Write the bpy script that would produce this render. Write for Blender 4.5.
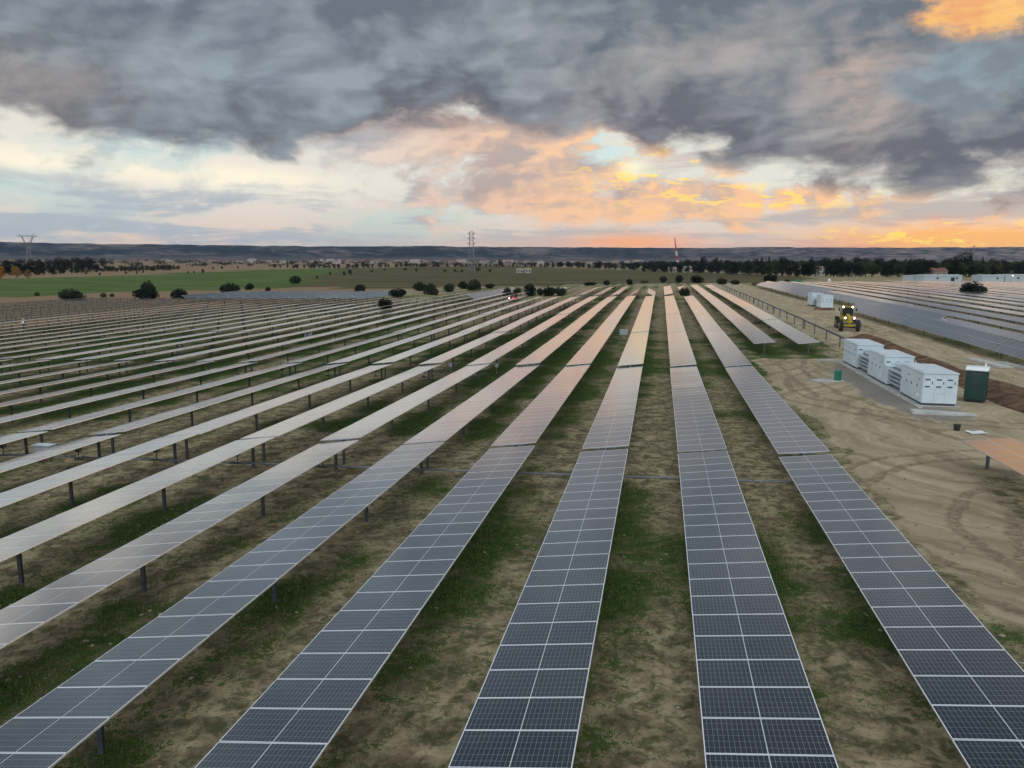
import bpy, bmesh, math, random
import numpy as np
from mathutils import Vector, Matrix

for _o in list(bpy.data.objects): bpy.data.objects.remove(_o)
scene = bpy.context.scene
COL = scene.collection
R = math.radians

# ------------------------------------------------------------------ camera
# world frame: +Y runs along the tracker rows, +X across them to the right, Z up
CAM_H = 9.46
cam_data = bpy.data.cameras.new('camera')
cam_data.sensor_fit = 'HORIZONTAL'
cam_data.sensor_width = 36.0
cam_data.lens = 771.83 / 1024.0 * 36.0
cam_data.clip_start = 0.1
cam_data.clip_end = 40000.0
cam = bpy.data.objects.new('camera', cam_data)
COL.objects.link(cam)
_pit, _yaw, _roll = 0.159296, 0.187721, 0.004739
_cp, _sp, _cy, _sy = math.cos(_pit), math.sin(_pit), math.cos(_yaw), math.sin(_yaw)
_f = Vector((-_sy * _cp, _cy * _cp, -_sp)); _r = Vector((_cy, _sy, 0.0)); _u = _r.cross(_f)
_r2 = _r * math.cos(_roll) + _u * math.sin(_roll); _u2 = -_r * math.sin(_roll) + _u * math.cos(_roll)
_m = Matrix((_r2, _u2, -_f)).transposed().to_4x4()
_m.translation = Vector((0, 0, CAM_H))
cam.matrix_world = _m
scene.camera = cam

# ------------------------------------------------------------------ render and colour management
scene.render.engine = 'CYCLES'
scene.view_settings.view_transform = 'Standard'
scene.view_settings.look = 'None'
scene.view_settings.exposure = 0.2
scene.view_settings.gamma = 1.0
scene.view_settings.use_curve_mapping = False
scene.cycles.use_denoising = True
scene.cycles.max_bounces = 6
scene.cycles.diffuse_bounces = 3
scene.cycles.glossy_bounces = 3
scene.cycles.transparent_max_bounces = 4
scene.cycles.volume_bounces = 0
scene.cycles.caustics_reflective = False
scene.cycles.caustics_refractive = False


def lin(c):
    """sRGB 0..255 -> linear"""
    out = []
    for v in c:
        v = v / 255.0
        out.append(v / 12.92 if v <= 0.04045 else ((v + 0.055) / 1.055) ** 2.4)
    return tuple(out)


# ------------------------------------------------------------------ a small language for node graphs
class NV:
    """a float or colour/vector socket with arithmetic"""
    def __init__(s, nt, sock): s.nt, s.s = nt, sock
    def _b(s, op, o, rev=False):
        n = s.nt.nodes.new('ShaderNodeMath'); n.operation = op
        a, b = (o, s) if rev else (s, o)
        for i, v in enumerate((a, b)):
            if isinstance(v, NV): s.nt.links.new(v.s, n.inputs[i])
            elif v is not None: n.inputs[i].default_value = float(v)
        return NV(s.nt, n.outputs[0])
    def __add__(s, o): return s._b('ADD', o)
    __radd__ = __add__
    def __sub__(s, o): return s._b('SUBTRACT', o)
    def __rsub__(s, o): return s._b('SUBTRACT', o, True)
    def __mul__(s, o): return s._b('MULTIPLY', o)
    __rmul__ = __mul__
    def __truediv__(s, o): return s._b('DIVIDE', o)
    def __rtruediv__(s, o): return s._b('DIVIDE', o, True)
    def pw(s, o): return s._b('POWER', o)
    def mx(s, o): return s._b('MAXIMUM', o)
    def mn(s, o): return s._b('MINIMUM', o)
    def fn(s, op): return s._b(op, None)
    def clamp(s): return s.mx(0.0).mn(1.0)


class Graph:
    def __init__(g, nt): g.nt = nt; nt.nodes.clear()
    def new(g, t): return g.nt.nodes.new(t)
    def link(g, a, b): g.nt.links.new(a.s if isinstance(a, NV) else a, b)
    def put(g, sock, v):
        if isinstance(v, NV): g.link(v, sock)
        elif isinstance(v, (tuple, list)): sock.default_value = (*v, 1.0)[:len(sock.default_value)]
        else: sock.default_value = v
    def step(g, x, a, b):
        """smoothstep from a to b (a may be larger than b)"""
        n = g.new('ShaderNodeMapRange'); n.interpolation_type = 'SMOOTHSTEP'
        if a > b: a, b, t0, t1 = b, a, 1.0, 0.0
        else: t0, t1 = 0.0, 1.0
        g.put(n.inputs[0], x); n.inputs[1].default_value = a; n.inputs[2].default_value = b
        n.inputs[3].default_value = t0; n.inputs[4].default_value = t1
        return NV(g.nt, n.outputs[0])
    def comb(g, x, y, z=0.0):
        n = g.new('ShaderNodeCombineXYZ')
        for i, v in enumerate((x, y, z)): g.put(n.inputs[i], v)
        return NV(g.nt, n.outputs[0])
    def sep(g, v):
        n = g.new('ShaderNodeSeparateXYZ'); g.link(v, n.inputs[0])
        return [NV(g.nt, o) for o in n.outputs]
    def noise(g, vec, scale=1.0, detail=5.0, rough=0.55, dist=0.0):
        n = g.new('ShaderNodeTexNoise'); n.noise_dimensions = '3D'
        if vec is not None: g.link(vec, n.inputs['Vector'])
        n.inputs['Scale'].default_value = scale; n.inputs['Detail'].default_value = detail
        n.inputs['Roughness'].default_value = rough; n.inputs['Distortion'].default_value = dist
        return NV(g.nt, n.outputs[0])
    def mix(g, f, a, b, mode='MIX'):
        n = g.new('ShaderNodeMix'); n.data_type = 'RGBA'; n.blend_type = mode; n.clamp_factor = True
        g.put(n.inputs[0], f)
        g.put(n.inputs[6], a); g.put(n.inputs[7], b)
        return NV(g.nt, n.outputs[2])
    def curve(g, x, pts, lo, hi):
        """piecewise function of x through pts, as a Float Curve over lo..hi"""
        n = g.new('ShaderNodeFloatCurve'); c = n.mapping.curves[0]
        ys = [p[1] for p in pts]; y0, y1 = min(ys), max(ys)
        q = [((px - lo) / (hi - lo), (py - y0) / (y1 - y0)) for px, py in pts]
        while len(c.points) < len(q): c.points.new(0.5, 0.5)
        for p, (a, b) in zip(c.points, q): p.location = (a, b)
        n.mapping.update()
        g.link((x - lo) / (hi - lo), n.inputs['Value'])
        return NV(g.nt, n.outputs[0]) * (y1 - y0) + y0


# ------------------------------------------------------------------ sky: sunset under a broken cloud deck
SUN_EL, SUN_AZ = 6.0, 52.0            # degrees; azimuth from the row direction towards +X


def build_sky():
    w = bpy.data.worlds.new('World'); scene.world = w; w.use_nodes = True
    g = Graph(w.node_tree)
    tc = g.new('ShaderNodeTexCoord'); d = NV(g.nt, tc.outputs['Generated'])
    x, y, z = g.sep(d)
    el = z.mx(-1.0).mn(1.0).fn('ARCSINE') * 57.29578
    az = x._b('ARCTAN2', y) * 57.29578
    sky = g.new('ShaderNodeTexSky'); sky.sky_type = 'NISHITA'; sky.sun_disc = False
    sky.sun_elevation = R(SUN_EL); sky.sun_rotation = R(SUN_AZ)
    sky.air_density = 1.0; sky.dust_density = 2.0
    # angular cloud coordinates, warped so that the clouds curl
    ax, ay = az * 0.060, el * 0.115
    wn = g.new('ShaderNodeTexNoise'); g.link(g.comb(ax, ay, 0.0), wn.inputs['Vector']); wn.inputs['Scale'].default_value = 1.3; wn.inputs['Detail'].default_value = 5
    wn.inputs['Roughness'].default_value = 0.55
    wx, wy, wz = g.sep(NV(g.nt, wn.outputs[1]))
    ux, uy = ax + (wx - 0.5) * 0.40, ay + (wy - 0.5) * 0.40

    def billow(sc, seed, dx=0.0, dy=0.0):
        v = g.new('ShaderNodeTexVoronoi'); v.feature = 'SMOOTH_F1'; v.voronoi_dimensions = '2D'
        g.link(g.comb(ux + dx + seed, uy + dy), v.inputs['Vector'])
        v.inputs['Scale'].default_value = sc; v.inputs['Detail'].default_value = 2.0; v.inputs['Roughness'].default_value = 0.45; v.inputs['Smoothness'].default_value = 0.6
        return NV(g.nt, v.outputs['Distance'])
    bl0 = billow(2.3, 1.3); bl1 = billow(2.3, 1.3, 0.055, -0.05)
    lumps = bl1 - bl0                                             # lit flank of each billow

    def layer(seed, sc, det, rough, dx, dy):
        a_ = g.noise(g.comb(ux, uy, seed), sc, det, rough)
        b_ = g.noise(g.comb(ux + dx, uy + dy, seed), sc, det, rough)
        return a_, a_ - b_
    n1, relief = layer(3.7, 1.15, 7, 0.50, 0.10, -0.08)
    n2, relief2 = layer(11.0, 3.1, 8, 0.60, 0.035, -0.03)
    fine = g.noise(g.comb(ux, uy, 5.0), 9.0, 5, 0.6)

    def blob(a0, e0, sa, se, k=1.0):
        u, v = (az - a0) * (1.0 / sa), (el - e0) * (1.0 / se)
        return (0.0 - (u * u + v * v)).fn('EXPONENT') * k

    # ---- the open band between horizon and deck
    pale = g.mix(g.step(el, 0.0, 5.5), lin((218, 194, 178)), lin((220, 216, 206)))
    blue = g.mix(0.10, lin((160, 182, 192)), NV(g.nt, sky.outputs[0]))
    c = g.mix(g.step(n1 + (n2 - 0.5) * 0.6, 0.44, 0.62), pale, blue)
    warm = g.step(az, -27, -12)                                   # 0 left .. 1 right
    # long grey blue streaks
    st = g.noise(g.comb(az * 0.040 + wx * 0.25, el * 0.42 + wy * 0.35, 2.0), 1.6, 7, 0.60, 0.3)
    c = g.mix(g.step(st + (n2 - 0.5) * 0.5, 0.44, 0.58) * g.step(el, 6.4, 4.4) * 0.9, c, g.mix(warm, lin((168, 176, 184)), lin((180, 178, 178))))
    c = g.mix(g.step(st, 0.50, 0.38) * g.step(el, 3.0, 1.0) * 0.6, c, lin((224, 202, 188)))
    # bright tear below the deck on the left
    bt = g.step(n2 + (n1 - 0.5) * 0.5, 0.60, 0.44)
    c = g.mix((blob(-40, 5.9, 9, 1.0) + blob(-29, 5.3, 5.5, 0.8)).clamp() * (bt * 0.6 + 0.4), c, lin((246, 236, 212)))
    # puffs lit by the low sun
    pz = blob(-20, 7.0, 9, 2.0, 0.20) + blob(-12, 6.0, 10, 3.0, 0.22) + blob(-1, 4.4, 11, 2.6, 0.20) + blob(11, 3.4, 11, 1.7, 0.20) + blob(-9, 8.4, 9, 1.7, 0.28) + blob(-20, 8.4, 6, 1.5, 0.30)
    pf = g.step(n2 * 0.95 + n1 * 0.35 + (fine - 0.5) * 0.4 + (0.38 - bl0) * 0.35 + pz, 0.66, 0.86)
    puff_dark = g.mix(warm, lin((158, 166, 176)), lin((176, 156, 150)))
    puff_lit = g.mix(warm, lin((222, 212, 202)), g.mix(g.step(az, -20, -2), lin((222, 190, 170)), lin((246, 192, 144))))
    pc = g.mix((relief2 * 4.5 + lumps * 2.0 + relief * 2.4 + (fine - 0.5) * 1.1 + g.step(el, 8.6, 3.0) * 0.40 + 0.34).clamp(), puff_dark, puff_lit)
    c = g.mix(pf * 0.9, c, pc)
    # thin grey wisps over the right half of the band
    c = g.mix(g.step(st, 0.50, 0.62) * g.step(az, -8, 4) * g.step(el, 1.6, 3.0) * 0.7, c, lin((190, 176, 168)))
    # the glow along the horizon near the sun
    c = g.mix(g.step(az, -32, -10) * g.step(el, 2.0, 0.9) * 0.45, c, lin((236, 192, 164)))
    c = g.mix(blob(-2, 1.3, 4.5, 0.6, 0.9), c, lin((255, 172, 112)))
    hor = g.step(az, 5, 17) * g.step(el + (n2 - 0.5) * 2.2, 3.0, 1.7)
    c = g.mix(hor * 0.95, c, g.mix(g.step(st, 0.40, 0.60), lin((255, 184, 96)), lin((244, 160, 98))))
    # bright yellow tears near the sun
    tear = g.step(g.noise(g.comb(az * 0.16 + wx * 0.5, el * 0.60 + wy * 0.4, 7.0), 3.2, 6, 0.62, 0.3), 0.54, 0.60)
    tz = (blob(19, 1.75, 7, 0.75, 1.2) + blob(-1, 6.0, 5, 1.5, 0.95) + blob(7, 4.2, 6, 0.9, 0.85)).clamp()
    c = g.mix(tear * tz, c, tuple(1.10 * v for v in lin((255, 214, 96))))
    c = g.mix(blob(-2.2, 6.5, 1.1, 0.6, 0.8), c, lin((252, 240, 200)))

    # ---- the heavy deck
    edge = g.curve(az, [(-70, 13.5), (-52, 10.5), (-44, 6.7), (-38, 6.6), (-34, 6.6), (-29, 6.2), (-24, 7.0), (-19, 8.3), (-13, 9.2), (-7.4, 9.0), (-1.7, 7.8), (4, 6.7), (9, 5.4), (14, 4.5), (18, 4.4), (23, 4.0), (60, 4.5)], -70, 60)  # unseen deck edge raised at far left to brighten the panel reflections
    dd = el - edge + (n1 - 0.5) * 5.0 + (n2 - 0.5) * 5.0 + (0.38 - bl0) * 3.0 + (fine - 0.5) * 1.8
    deck = g.step(dd, -1.1, 1.0)
    shade = (relief * 3.4 + relief2 * 1.0 + lumps * 0.85 + (0.38 - bl0) * 0.35 + (fine - 0.5) * 0.18 + (n1 - 0.5) * 2.0 + (n2 - 0.5) * 0.5 + g.step(dd, 0.0, 6.0) * 0.34 + 0.14).clamp()
    base = g.mix(g.step(dd, 1.0, 5.5), lin((99, 102, 111)), lin((100, 111, 121)))
    lit = g.mix(g.step(az, -30, 8), lin((142, 155, 164)), lin((154, 154, 156)))
    dk = g.mix(shade, base, lit)
    dk = g.mix(blob(-42, 10.6, 6.5, 2.4, 0.55) * (relief2 * 3 + 0.7).clamp(), dk, lin((178, 166, 160)))
    dk = g.mix((blob(12.2, 11.0, 2.8, 3.0, 0.75) + blob(2, 13.5, 6, 2.0, 0.25)).clamp() * (relief2 * 4 + relief * 3 + 0.55).clamp(), dk, lin((196, 172, 156)))
    dk = g.mix(g.step(dd, 1.6, -0.6) * blob(-13, 8.5, 9, 3.5, 0.7), dk, lin((204, 172, 156)))
    # the gap at upper right: blue grey behind, orange above it
    gap = g.step(blob(19.0, 11.2, 6.0, 2.4) * (1.0 + (n2 - 0.5) * 3.6 + (n1 - 0.5) * 2.0 + (fine - 0.5) * 1.0), 0.40, 0.78)
    dk = g.mix(gap * 0.8, dk, g.mix(g.step(n2, 0.4, 0.62), lin((142, 160, 170)), lin((116, 128, 138))))
    torn = g.step(blob(20.5, 15.2, 6.5, 2.2) * (1.0 + (n2 - 0.5) * 3.2 + (fine - 0.5) * 1.6), 0.34, 0.80)
    dk = g.mix(torn * 0.85, dk, g.mix((relief2 * 4 + 0.35).clamp(), lin((240, 166, 104)), lin((255, 205, 112))))
    dk = g.mix(g.step(el, 20, 36) * 0.72, dk, lin((34, 52, 66)))  # unseen higher sky darkened so the near panels mirror less
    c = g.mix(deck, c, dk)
    P = None
    # ---- overhead and behind the camera: unseen sky brightened to light the ground
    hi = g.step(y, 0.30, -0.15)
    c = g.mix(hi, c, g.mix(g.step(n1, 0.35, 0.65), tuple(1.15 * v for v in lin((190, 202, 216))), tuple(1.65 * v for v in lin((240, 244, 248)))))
    c = g.mix(g.step(z, 0.0, -0.06), c, lin((80, 76, 70)))
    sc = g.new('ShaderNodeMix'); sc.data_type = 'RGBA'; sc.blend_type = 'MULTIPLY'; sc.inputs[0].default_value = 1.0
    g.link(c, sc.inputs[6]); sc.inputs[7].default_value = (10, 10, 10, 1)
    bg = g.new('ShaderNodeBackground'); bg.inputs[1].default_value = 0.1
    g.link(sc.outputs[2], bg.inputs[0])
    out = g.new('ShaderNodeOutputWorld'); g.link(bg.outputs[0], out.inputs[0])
    w.cycles.sampling_method = 'MANUAL'; w.cycles.sample_map_resolution = 512


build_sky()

sun_data = bpy.data.lights.new('sun', 'SUN')
sun_data.energy = 0.5
sun_data.angle = R(30)
sun_data.color = (1.0, 0.72, 0.48)
sun = bpy.data.objects.new('sun', sun_data)
COL.objects.link(sun)
_sd = Vector((math.sin(R(SUN_AZ)) * math.cos(R(SUN_EL)), math.cos(R(SUN_AZ)) * math.cos(R(SUN_EL)), math.sin(R(SUN_EL))))
sun.rotation_euler = _sd.to_track_quat('Z', 'Y').to_euler()

# ------------------------------------------------------------------ helpers: terrain height, noise, meshes, tags
PITCH, X_A = 4.2274, 2.07            # row spacing; row beside the lane under the camera


RISE_Y = [63, 78, 92, 106, 121, 150, 180, 260, 500, 900]
RISE_Z = [0, .10, .24, .40, .54, .66, .70, .75, .7, .3]


def ss(t):
    t = np.clip(t, 0.0, 1.0)
    return t * t * (3 - 2 * t)


def G(x, y):
    """height of the ground"""
    xc = np.clip(x, -230, 60)
    lat = 0.0222 * xc + 0.000045 * xc * xc
    lat = np.where(np.asarray(x) > 0, lat * (1 - 0.7 * ss((np.asarray(y) - 200) / 200)), lat)
    return lat - 0.0034 * np.clip(y, 0, 121) + np.interp(y, RISE_Y, RISE_Z)


def gz(x, y): return float(G(x, y))


def fbm(x, y, scale, seed, octaves=4):
    """value noise 0..1 on numpy arrays"""
    rng = np.random.RandomState(seed)
    tab = rng.rand(256, 256)
    tot = np.zeros_like(x, dtype=float); amp = 1.0; nrm = 0.0; s = scale
    for o in range(octaves):
        u, v = x * s + 17.3 * o, y * s + 5.1 * o
        i, j = np.floor(u).astype(int), np.floor(v).astype(int)
        a, b = u - i, v - j
        a, b = a * a * (3 - 2 * a), b * b * (3 - 2 * b)
        g = lambda p, q: tab[p % 256, q % 256]
        tot += amp * ((g(i, j) * (1 - a) + g(i + 1, j) * a) * (1 - b) + (g(i, j + 1) * (1 - a) + g(i + 1, j + 1) * a) * b)
        nrm += amp; amp *= 0.5; s *= 2.0
    return tot / nrm


class MB:
    """collects boxes, bars, prisms and tubes and links them as ONE mesh object"""
    def __init__(s): s.v = []; s.f = []; s.mi = []; s.cur = 0
    def add(s, verts, faces):
        o = len(s.v); s.v += [tuple(map(float, p)) for p in verts]
        s.f += [tuple(i + o for i in q) for q in faces]; s.mi += [s.cur] * len(faces); return s
    def box(s, x0, x1, y0, y1, z0, z1):
        return s.add([(x0, y0, z0), (x1, y0, z0), (x1, y1, z0), (x0, y1, z0), (x0, y0, z1), (x1, y0, z1), (x1, y1, z1), (x0, y1, z1)],
                     [(3, 2, 1, 0), (4, 5, 6, 7), (0, 1, 5, 4), (1, 2, 6, 5), (2, 3, 7, 6), (3, 0, 4, 7)])
    def cbox(s, c, d): return s.box(c[0] - d[0] / 2, c[0] + d[0] / 2, c[1] - d[1] / 2, c[1] + d[1] / 2, c[2] - d[2] / 2, c[2] + d[2] / 2)
    def tube(s, a, b, r0, r1=None, n=8, caps=True):
        a, b = Vector(a), Vector(b); r1 = r0 if r1 is None else r1
        d = (b - a).normalized(); t = Vector((0, 0, 1)) if abs(d.z) < 0.9 else Vector((1, 0, 0))
        p = d.cross(t).normalized(); q = d.cross(p)
        vs = []
        for c, r in ((a, r0), (b, r1)):
            for i in range(n):
                w = 2 * math.pi * i / n
                vs.append(c + (p * math.cos(w) + q * math.sin(w)) * r)
        fs = [(i, (i + 1) % n, n + (i + 1) % n, n + i) for i in range(n)]
        if caps: fs += [tuple(range(n - 1, -1, -1)), tuple(range(n, 2 * n))]
        return s.add(vs, fs)
    def prism(s, prof, axis, a, b):
        """extrude a closed 2-D outline along an axis ('x': outline in y,z; 'y': outline in x,z; 'z': outline in x,y)"""
        n = len(prof); mk = {'x': lambda p, t: (t, p[0], p[1]), 'y': lambda p, t: (p[0], t, p[1]), 'z': lambda p, t: (p[0], p[1], t)}[axis]
        vs = [mk(p, a) for p in prof] + [mk(p, b) for p in prof]
        return s.add(vs, [(i, (i + 1) % n, n + (i + 1) % n, n + i) for i in range(n)] + [tuple(range(n - 1, -1, -1)), tuple(range(n, 2 * n))])
    def mesh(s, name, mats, bevel=0.0, smooth=False):
        me = bpy.data.meshes.new(name); me.from_pydata(s.v, [], s.f)
        for m in (mats if isinstance(mats, (list, tuple)) else [mats]): me.materials.append(m)
        me.polygons.foreach_set('material_index', s.mi)
        bm = bmesh.new(); bm.from_mesh(me); bmesh.ops.recalc_face_normals(bm, faces=bm.faces)
        if bevel: bmesh.ops.bevel(bm, geom=[e for e in bm.edges if e.calc_face_angle(0) > 0.6], offset=bevel, segments=2, affect='EDGES', clamp_overlap=True)
        bm.to_mesh(me); bm.free()
        if smooth: me.polygons.foreach_set('use_smooth', [True] * len(me.polygons))
        return me
    def build(s, name, mats, parent=None, **kw): return link(name, s.mesh(name, mats, **kw), parent)


def link(name, me, parent=None, loc=(0, 0, 0), rot=(0, 0, 0), scale=(1, 1, 1)):
    o = bpy.data.objects.new(name, me); COL.objects.link(o)
    if parent is not None: o.parent = parent
    o.location = loc; o.rotation_euler = rot; o.scale = scale
    return o


def tag(o, label, cat, group=None, kind=None):
    if label: o['label'] = label
    if cat: o['category'] = cat
    if group: o['group'] = group
    if kind: o['kind'] = kind
    return o


def thing(name, label, cat, loc=(0, 0, 0), rz=0.0, group=None):
    o = bpy.data.objects.new(name, None); COL.objects.link(o)
    o.empty_display_size = 0.3
    o.location = loc; o.rotation_euler = (0, 0, rz)
    return tag(o, label, cat, group)


def copy_tree(o, parent=None):
    c = o.copy(); COL.objects.link(c)
    if parent is not None: c.parent = parent
    for ch in list(o.children): copy_tree(ch, c)
    return c


ORD = 'first second third fourth fifth sixth seventh eighth ninth tenth eleventh twelfth thirteenth fourteenth fifteenth sixteenth seventeenth eighteenth nineteenth twentieth'.split()
TENS = {2: 'twenty', 3: 'thirty', 4: 'forty'}


def ordinal(n):
    if n <= 20: return ORD[n - 1]
    t, u = divmod(n, 10)
    return {3: 'thirtieth', 4: 'fortieth'}[t] if u == 0 else TENS[t] + '-' + ORD[u - 1]


# ------------------------------------------------------------------ materials
def material(name):
    m = bpy.data.materials.new(name); m.use_nodes = True
    g = Graph(m.node_tree)
    out = g.new('ShaderNodeOutputMaterial'); b = g.new('ShaderNodeBsdfPrincipled')
    g.nt.links.new(b.outputs[0], out.inputs[0])
    return m, g, b


def obj_coord(g):
    n = g.new('ShaderNodeTexCoord'); return NV(g.nt, n.outputs['Object'])


def world_pos(g):
    n = g.new('ShaderNodeNewGeometry'); return NV(g.nt, n.outputs['Position'])


def bump(g, b, h, strength=0.3, dist=0.02):
    n = g.new('ShaderNodeBump'); n.inputs['Strength'].default_value = strength; n.inputs['Distance'].default_value = dist
    g.link(h, n.inputs['Height']); g.nt.links.new(n.outputs[0], b.inputs['Normal'])


def painted(name, col, rough=0.5, metal=0.0, var=0.18, scale=3.0, dirt=None, spec=0.5):
    m, g, b = material(name)
    p = obj_coord(g)
    n = g.noise(p, scale, 6, 0.6)
    a = tuple(v * (1 - var) for v in col); c = tuple(min(1, v * (1 + var)) for v in col)
    k = g.mix(g.step(n, 0.35, 0.65), a, c)
    if dirt:
        n2 = g.noise(p, scale * 3.1, 5, 0.65, 0.5)
        k = g.mix(g.step(n2, 0.55, 0.75) * 0.6, k, dirt)
    g.link(k, b.inputs['Base Color'])
    g.put(b.inputs['Roughness'], g.noise(p, scale * 2, 3) * 0.2 + (rough - 0.1))
    b.inputs['Metallic'].default_value = metal; b.inputs['Specular IOR Level'].default_value = spec
    bump(g, b, n, 0.08, 0.01)
    return m


def emitter(name, col, strength):
    m, g, b = material(name)
    b.inputs['Base Color'].default_value = (*col, 1)
    b.inputs['Emission Color'].default_value = (*col, 1); b.inputs['Emission Strength'].default_value = strength
    return m


def leaf_material(name, a, c):
    m, g, b = material(name)
    n = g.noise(obj_coord(g), 2.2, 4, 0.6)
    oi = g.new('ShaderNodeObjectInfo')
    rnd = NV(g.nt, oi.outputs['Random'])
    k = g.mix(g.step(n + (rnd - 0.5) * 0.3, 0.35, 0.65), a, c)
    g.link(k, b.inputs['Base Color']); b.inputs['Roughness'].default_value = 0.75
    b.inputs['Specular IOR Level'].default_value = 0.2
    return m


def ground_material():
    m, g, b = material('ground soil and grass')
    P = world_pos(g); x, y, z = g.sep(P)
    at = g.new('ShaderNodeAttribute'); at.attribute_name = 'cover'
    gr, di, gv = g.sep(NV(g.nt, at.outputs['Vector']))          # grass, driven dirt, gravel
    big = g.noise(P, 0.23, 5, 0.6); mid = g.noise(P, 1.3, 6, 0.62, 0.3); fin = g.noise(P, 7.0, 6, 0.68); tiny = g.noise(P, 28.0, 4, 0.7)
    soil = g.mix(g.step(mid, 0.34, 0.66), (0.160, 0.128, 0.076), (0.500, 0.410, 0.255))
    soil = g.mix(g.step(fin, 0.52, 0.72) * 0.75, soil, (0.400, 0.330, 0.215))
    soil = g.mix(g.step(fin, 0.48, 0.30) * 0.6, soil, (0.075, 0.062, 0.036))
    soil = g.mix(g.step(g.noise(P, 2.7, 6, 0.7, 0.6), 0.46, 0.62) * 0.75, soil, (0.055, 0.075, 0.026))   # thin weeds
    # scattered pale stones
    vo = g.new('ShaderNodeTexVoronoi'); g.link(P, vo.inputs['Vector']); vo.inputs['Scale'].default_value = 3.1
    soil = g.mix(g.step(NV(g.nt, vo.outputs['Distance']), 0.13, 0.08) * g.step(mid, 0.52, 0.6), soil, (0.40, 0.35, 0.27))
    grass = g.mix(g.step(fin, 0.32, 0.68), (0.016, 0.036, 0.008), (0.080, 0.132, 0.028))
    grass = g.mix(g.step(mid, 0.58, 0.72) * 0.6, grass, (0.120, 0.150, 0.045))
    soil = g.mix(g.step(x + (big - 0.5) * 30, -82, -112) * 0.75, soil, g.mix(mid, (0.13, 0.080, 0.044), (0.30, 0.195, 0.115)))   # red brown earth
    gm = g.step(gr + (mid - 0.5) * 1.5 + (fin - 0.5) * 1.3 + (tiny - 0.5) * 0.6, 0.42, 0.62)
    c = g.mix(gm, soil, grass)
    # driven dirt: pale, with tyre tracks that curl round the cabinets
    cx, cy = x - 27.0, y - 47.0
    rad = (cx * cx + cy * cy).fn('SQRT')
    tr1 = g.noise(g.comb(rad * 1.25 + (big - 0.5) * 5.0, cx._b('ARCTAN2', cy) * 1.6, 1.0), 1.0, 6, 0.62, 0.45)
    tr2 = g.noise(g.comb(x * 1.5 + (big - 0.5) * 5.0, y * 0.14, 4.0), 1.0, 6, 0.64, 0.4)
    tr = g.mix(g.step(y + (big - 0.5) * 16, 58, 70), tr1, tr2)
    trs, _, _ = g.sep(tr)
    dirt = g.mix(g.step(trs, 0.28, 0.70), (0.265, 0.215, 0.140), (0.480, 0.400, 0.270))
    tread = g.noise(P, 4.5, 3, 0.6)
    ruts = None
    for (ax_, ay_, rad_, wob) in [(18.5, 28.0, 6.0, 1.2), (18.5, 28.0, 7.9, 1.4), (17.5, 30.0, 9.6, 1.8), (17.5, 30.0, 11.2, 1.8), (22.5, 61.0, 12.8, 1.6), (22.5, 61.0, 14.6, 1.6), (60.0, 66.0, 47.6, 2.2), (60.0, 66.0, 49.4, 2.2), (-40.0, 120.0, 66.5, 3.0), (-40.0, 120.0, 68.4, 3.0), (34.0, 20.0, 21.5, 2.0), (34.0, 20.0, 23.3, 2.0)]:
        ex_, ey_ = x - ax_, y - ay_
        dd_ = ((ex_ * ex_ + ey_ * ey_).fn('SQRT') - rad_ + (big - 0.5) * wob).fn('ABSOLUTE')
        k_ = g.step(dd_, 0.34, 0.14)
        ruts = k_ if ruts is None else ruts.mx(k_)
    ruts = ruts * g.step(mid + (tread - 0.5) * 0.5, 0.34, 0.55)
    berm = g.step(tread, 0.40, 0.60)
    dirt = g.mix(ruts * (berm * 0.35 + 0.25), dirt, (0.150, 0.116, 0.070))
    dirt = g.mix(g.step(mid, 0.50, 0.72) * 0.45, dirt, (0.310, 0.252, 0.165))
    dirt = g.mix(g.step(big, 0.54, 0.68) * 0.5, dirt, (0.235, 0.190, 0.120))
    dirt = g.mix(g.step(fin, 0.55, 0.75) * 0.35, dirt, (0.53, 0.42, 0.27))
    dm = g.step(di + (mid - 0.5) * 0.5 + (fin - 0.5) * 0.35, 0.36, 0.62)
    c = g.mix(dm, c, dirt)
    grav = g.mix(g.step(g.noise(P, 16, 3, 0.8), 0.3, 0.7), (0.16, 0.145, 0.12), (0.34, 0.31, 0.26))
    c = g.mix(g.step(gv + (mid - 0.5) * 0.5, 0.38, 0.6), c, grav)
    g.link(c, b.inputs['Base Color']); b.inputs['Roughness'].default_value = 0.95; b.inputs['Specular IOR Level'].default_value = 0.15
    h = mid * 0.6 + fin * 0.35 + tiny * 0.12 + trs * dm * 0.6 - ruts * dm * 0.8
    bump(g, b, h, 0.75, 0.16)
    return m


def field_material(name, a, c, s=0.02, sx=1.0, sy=6.0):
    m, g, b = material(name)
    P = world_pos(g); x, y, z = g.sep(P)
    n = g.noise(g.comb(x * sx, y * sy, 0.0), s, 6, 0.6); n2 = g.noise(P, s * 40, 4, 0.7)
    g.link(g.mix(g.step(n + (n2 - 0.5) * 0.35, 0.36, 0.64), a, c), b.inputs['Base Color'])
    b.inputs['Roughness'].default_value = 1.0; b.inputs['Specular IOR Level'].default_value = 0.05
    return m


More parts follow.
